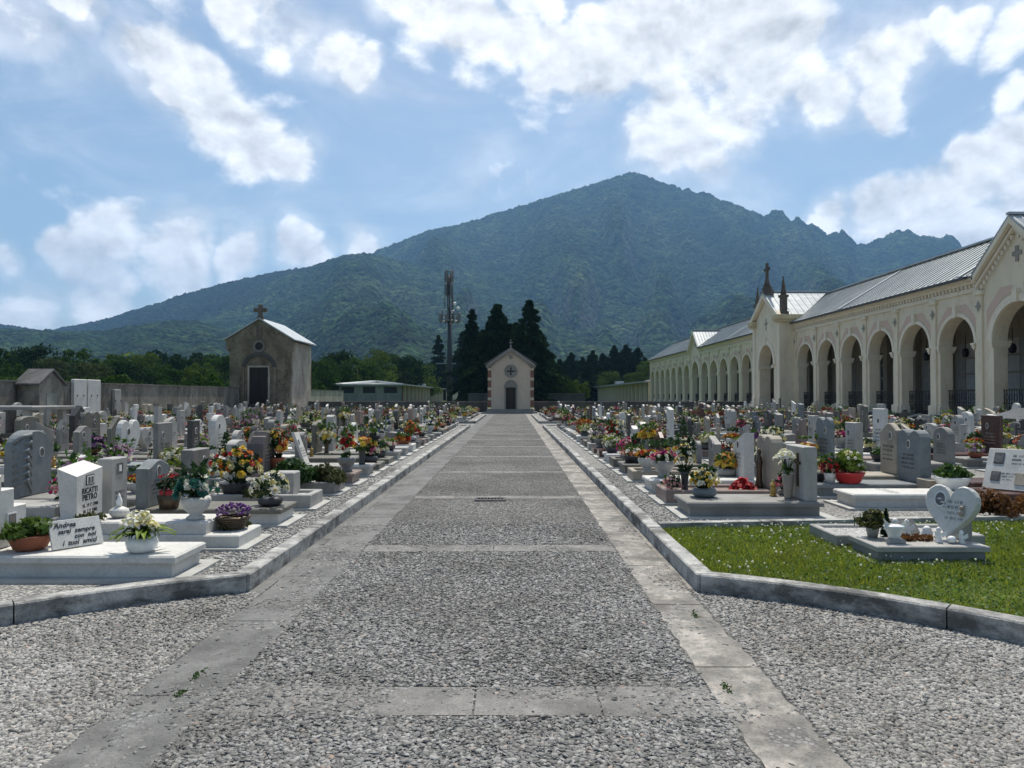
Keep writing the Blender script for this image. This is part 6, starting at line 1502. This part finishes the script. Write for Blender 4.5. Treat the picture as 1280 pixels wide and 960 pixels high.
def poppy(m):
    for i in range(9): a = 2*PI*i/9; flower(m, (.10*math.cos(a)*(i % 3+1)/3, .10*math.sin(a)*(i % 3+1)/3, .05+.04*(i % 3 == 0)), (math.cos(a), math.sin(a), .9), .075, 0, 'lily', r_, 1)
prims(o, 'blossoms', [M['fred'], M['fdred']], poppy)
g, zt = grave('white grave with slanted lettered white headstone, third along the right kerb', 2.95, 11.27, PI, 'white', 'covered', 'back slanted', 1.70, .66, .27, .72, 2, .16, 4, -.70, None, G)
flowers('pink and white flowers at the foot of the third right grave', 2.40, 11.3, FZ+zt, 'pink and white', 0, 1.1, True, 0, GF); flowers('yellow flowers beside the slanted white headstone', 3.45, 11.5, FZ+zt, 'yellow', 1, 1.0, True, 0, GF)
# --- right row two, first: white lettered slab, white trough, tilted panel
g, zt = grave('white marble slab grave with lettering on its top, beyond the lawn kerb', 5.35, 9.66, PI, 'white', 'covered', None, 1.75, .6, group=G, detail=1)
q = link('inscription', lettering(.30, .16, 3, 3, M['letter']), g, (.35, 0, zt+.002)); q.rotation_euler = (0, R(-90), 0)
o = plant('trough_plant', 'bushy green and olive plant in a white round pot on white slab grave', 6.08, 9.86, FZ+zt, 'ball', .26, .5, 520, .045, 'leaf', 'bowl', 'porcelain', 'potted plants on graves', 15, 1.3)
g, zt = grave('grave with large tilted white panel of two portraits and brown plate', 7.3, 9.75, PI, 'red', 'covered', None, 1.7, .7, group=G, detail=1)
hd = prims(g, 'headstone', M['white'], lambda m: m.box(-.035,.035,-.34,.34,0,.62,0,.008)); hd.location = (.55, .1, zt); hd.rotation_euler = (0, R(-30), R(38))
prims(hd, 'portrait', [M['darkpot'], M['photo']], lambda m: (m.box(.035,.042,-.26,-.14,.38,.55), m.box(.042,.044,-.25,-.15,.395,.535,1))); prims(hd, 'portrait', [M['bronze'], M['photo']], lambda m: (m.box(.035,.042,-.26,-.15,.12,.26), m.box(.042,.044,-.25,-.16,.13,.25,1)))
prims(hd, 'bronze_plate', M['sand'], lambda m: m.box(.035,.046,.03,.25,.08,.26,0,.006))
link('inscription', lettering(.16, .17, 3, 1, M['letter']), hd, (.0365, .08, .36)); link('inscription', lettering(.08, .13, 3, 2, M['letter']), hd, (.0365, -.06, .12))
prims(g, 'wedge_base', M['red'], lambda m: m.box(.25,.62,-.3,.3,0,.22)).location = (-.2, .08, zt)
plant('russet_bush', 'russet tipped bush at the lawn edge below the tilted white panel', 5.85, 8.75, FZ, 'ball', .42, .68, 1100, .035, 'leafr', None, seed=16, cat='bush'); plant('russet_bush', 'russet tipped bush at the lawn edge cut by the right frame', 6.45, 8.85, FZ, 'ball', .36, .6, 900, .035, 'leafr', None, seed=17, cat='bush')
# --- right row two, second: red bowl with camellia
g, zt = grave('grey blue grave carrying a red bowl of camellia, second row right of path', 5.35, 10.75, PI, 'blue', 'covered', 'double humped', 1.75, .66, .32, .78, 2, .15, 1, -.70, None, G)
o = plant('camellia_bowl', 'small camellia shrub with white buds in a red bowl', 4.98, 10.55, FZ+zt, 'ball', .44, .42, 420, .05, 'leafl', 'bowl', 'redpl', 'potted plants on graves', 18, 1.25); prims(o, 'blossoms', [M['fwhite'], M['fred']], lambda m: [m.ball((.17*math.cos(i*2.4), .17*math.sin(i*2.4), .28+.05*(i % 5)), .026, 0, 6, 4) for i in range(11)])
flowers('round red flowers beside the camellia bowl', 4.72, 10.6, FZ+zt, 'red', 0, .8, True, 0, GF); flowers('pink flowers in a stone basin on the second grave of right row two', 4.62, 10.85, FZ+zt, 'pink', 1, .95, True, 0, GF)
g, zt = grave('dark red grave, gabled headstone, behind the tilted white panel', 7.7, 10.95, PI, 'red', 'covered', 'rectangular', 1.66, .66, .3, .8, 2, .14, 1, -.7, None, G)
# --- child's grave on the lawn
cg = thing('grave', 'small grey child grave with white heart headstone standing on the lawn', 'grave', (3.80, 6.70, FZ-.01), PI, G)
prims(cg, 'pad', M['cement'], lambda m: m.box(-.5,.57,-.24,.33,0,.012)); prims(cg, 'plinth', M['blue'], lambda m: m.box(-.47,.49,-.25,.25,.012,.10)); prims(cg, 'cover_slab', M['pale'], lambda m: m.box(-.5,.52,-.28,.28,.102,.15,0,.008)); zc = FZ+.142
hd = prims(cg, 'headstone', M['white'], lambda m: m.prism(profile('heart', .195, .54), -.05, .05, 0, .012, 'x', .95)); hd.location = (-.27, .04, .14); hd.rotation_euler = (0, R(-13), R(36))
prims(cg, 'post', M['pale'], lambda m: m.box(-.05,.05,-.09,.09,.15,.44)).location = (-.455, -.075, 0)
link('portrait', portraitmesh(.05, .075), hd, (.051, -.085, .39)); M['silver'] = plain('silver relief', (.5,.5,.52), .25, .5, .8)
M['greylet'] = plain('grey lettering', (.12,.13,.14), .4)
link('inscription', lettering(.085, .20, 4, 1, M['greylet']), hd, (.0515, .045, .19)); prims(hd, 'relief', M['silver'], lambda m: [m.ball((.055, -.03-.03*i, .33+.03*i), (.012,.03,.012), 0) for i in range(3)]); prims(hd, 'small_bear', M['sand'], lambda m: (m.ball((.065,.11,.28), (.02,.028,.035)), m.ball((.065,.11,.325), .022), m.ball((.065,.092,.345), .009), m.ball((.065,.128,.345), .009)))
plant('potted_shrub', 'small yellowish green shrub in a grey pot on the heart grave', 3.45, 6.84, zc, 'ball', .27, .32, 520, .028, 'leafo', 'pot', 'pale', 'potted plants on graves', 19, .55); plant('tiny_cypress', 'tiny dark clipped cypress behind the white dove vase', 3.60, 6.88, zc, 'cone', .27, .10, 260, .022, 'leafd', None, seed=20, cat='plant')
o = thing('dove_vase', 'white swirled vase shaped like doves at the heart grave corner', 'vase', (3.53, 6.60, zc), 0)
prims(o, 'base', M['pale'], lambda m: m.box(-.075,.075,-.06,.06,0,.035,0,.006)); prims(o, 'vase', M['porcelain'], lambda m: m.lathe([(.05,.035),(.06,.07),(.085,.12),(.10,.15),(.08,.16)], 12, sy=.8))
prims(o, 'wings', M['porcelain'], lambda m: [m.add([(0,0,.14),(s*.05,-.02,.17),(s*.12,-.03,.13+.05*k),(s*.07,.0,.12)], [(0,1,2,3)]) for s in (-1,1) for k in range(3)])
def lowplants(px, n, label, seed): return plant('low_plant', label, px, 6.72, zc, 'ball', .07, .22, 260, .024, 'leafr', None, seed=seed)
lowplants(3.70, 1, 'low orange leaved plants beside the dove vase', 22); lowplants(3.86, 1, 'low orange leaved plants before the small jar', 23)
fg = MB(); fg.lathe([(.032,0),(.034,.01),(.022,.05),(.026,.075),(.014,.092),(.02,.105),(.022,.122),(.012,.14),(.002,.143)], 8)
for s in (-1, 1): fg.add([(s*.012,.018,.085),(s*.05,.03,.115),(s*.055,.032,.07),(s*.02,.022,.045)], [(0,1,2,3)])
fme = fg.mesh('angel_figurine', M['porcelain'])
for i, (x, y, s_, lab) in enumerate([(3.70, 6.90, 1.2, 'left one of the white angels behind the orange plants'), (3.80, 6.88, 1.15, 'right one of the white angels behind the orange plants'), (3.94, 6.60, 1.0, 'white angel figurine just left of the heart tip'), (4.12, 6.55, .85, 'small white angel figurine right of the heart tip')]): tag(link('angel_figurine', fme, None, (x, y, zc), PI, s_), lab, 'figurine', 'angel figurines on the heart grave')
tag(MB().lathe([(.03,0),(.05,.02),(.052,.05),(.035,.075),(.04,.085),(.015,.11)], 12).build('lidded_jar', M['porcelain'], None, (3.96, 6.82, zc)), 'round white lidded jar behind the orange leaved plants', 'jar'); tag(MB().ball((0,0,.035), (.04,.036,.035), 0, 10, 8).build('white_stone', M['porcelain'], None, (4.03, 6.55, zc)), 'round white stone at the tip of the heart headstone', 'stone')
o = thing('open_book', 'grey stone book leaning behind the angels on the heart grave', 'plaque', (3.86, 6.97, zc), R(-75)); b_ = prims(o, 'tablet', M['grey'], lambda m: m.box(-.015,.015,-.14,.14,0,.16)); b_.rotation_euler = (0, R(-35), 0); link('inscription', lettering(.11, .12, 4, 4, M['letterpale']), b_, (.017, 0, .02))
# empty framed bed behind
gb = thing('grave_border', 'low grey kerbed bed of pale gravel behind the heart grave', 'grave', (3.95, 7.42, FZ-.01), PI, G)
prims(gb, 'border', M['pale'], lambda m: (m.box(-.75,.73,-.32,-.25,0,.12,0,.01), m.box(-.75,.73,.25,.32,0,.12,0,.01), m.box(.66,.73,-.25,.25,0,.118,0,.01), m.box(-.75,-.68,-.25,.25,0,.118))); prims(gb, 'gravel_bed', M['whitegravel'], lambda m: m.box(-.68,.66,-.25,.25,0,.09))
tag(MB().box(-.1,.1,-.16,.16,0,.3,0,.01).build('stone_block', M['sand'], None, (6.0, 10.25, FZ)), 'plain beige stone block behind the white slab grave', 'block')
# canopied tomb at the left edge
ct = thing('canopied_tomb', 'dark tomb under a flat stone canopy at the left frame edge', 'tomb', (-13.9, 19.6, FZ))
prims(ct, 'canopy', M['grey'], lambda m: m.box(-1.2,1.25,-.9,.9,1.12,1.22,0,.02)); 
for sx, sy in ((-1,-1),(1,-1),(1,1),(-1,1)): prims(ct, 'post', M['pale'], lambda m: m.box(sx*1.0-.08,sx*1.0+.08,sy*.72-.08,sy*.72+.08,.12,1.118))
prims(ct, 'slab', M['dark'], lambda m: m.box(-1.15,1.15,-.85,.85,0,.12)); prims(ct, 'back_panel', M['dark'], lambda m: m.box(-1.05,-.95,-.6,.6,.122,1.1))
ct = thing('canopied_tomb', 'tomb with dark pitched stone canopy on grey posts at the right frame edge', 'tomb', (15.0, 20.2, FZ))
prims(ct, 'canopy', M['dark'], lambda m: m.add([(-1.0,-.9,.86),(1.0,-.9,.86),(1.0,.9,.86),(-1.0,.9,.86),(0,-.9,1.14),(0,.9,1.14)], [(3,2,1,0),(0,1,4),(1,2,5,4),(2,3,5),(3,0,4,5)]))
for sx, sy in ((-1,-1),(1,-1),(1,1),(-1,1)): prims(ct, 'post', M['grey'], lambda m: m.box(sx*.8-.07,sx*.8+.07,sy*.72-.07,sy*.72+.07,.12,.858))
prims(ct, 'slab', M['dark'], lambda m: m.box(-1.0,1.0,-.85,.85,0,.12))
for x, y, k in ((3.6,16.6,dict(st='white', sh='tall narrow', hw=.26, hh=.98)), (5.9,20,dict(st='pale', sh='heart', hw=.28, hh=.95)), (5.9,14,dict(st='sand', sh='rectangular', hw=.3, hh=.8)), (7.2,13.5,dict(st='blue', sh='double humped', hw=.32, hh=.88)), (7.8,13,dict(st='grey', sh='arched', hw=.26, hh=.68)),
                (9.3,16.4,dict(st='white', sh='rectangular', hw=.26, hh=1.0)), (9.9,16.2,dict(st='blue', sh='arched', hw=.26, hh=.9)), (10.8,16,dict(st='red', sh='rectangular', hw=.32, hh=.85)), (-9.8,16,dict(st='olive', sh='low arched', hw=.32, hh=.85)), (-8.2,15,dict(st='olive', sh='gabled', hw=.3, hh=.85)),
                (-6.9,15,dict(st='white', sh='arched', hw=.28, hh=.88)), (-5.6,13,dict(st='grey', sh='rectangular', hw=.28, hh=.8)), (-12.5,22,dict(st='dark', sh='gabled', hw=.34, hh=1.0)), (-10.5,17.5,dict(st='olive', sh='double humped', hw=.36, hh=.9))): ovn(x, y, **k)
run_rows()
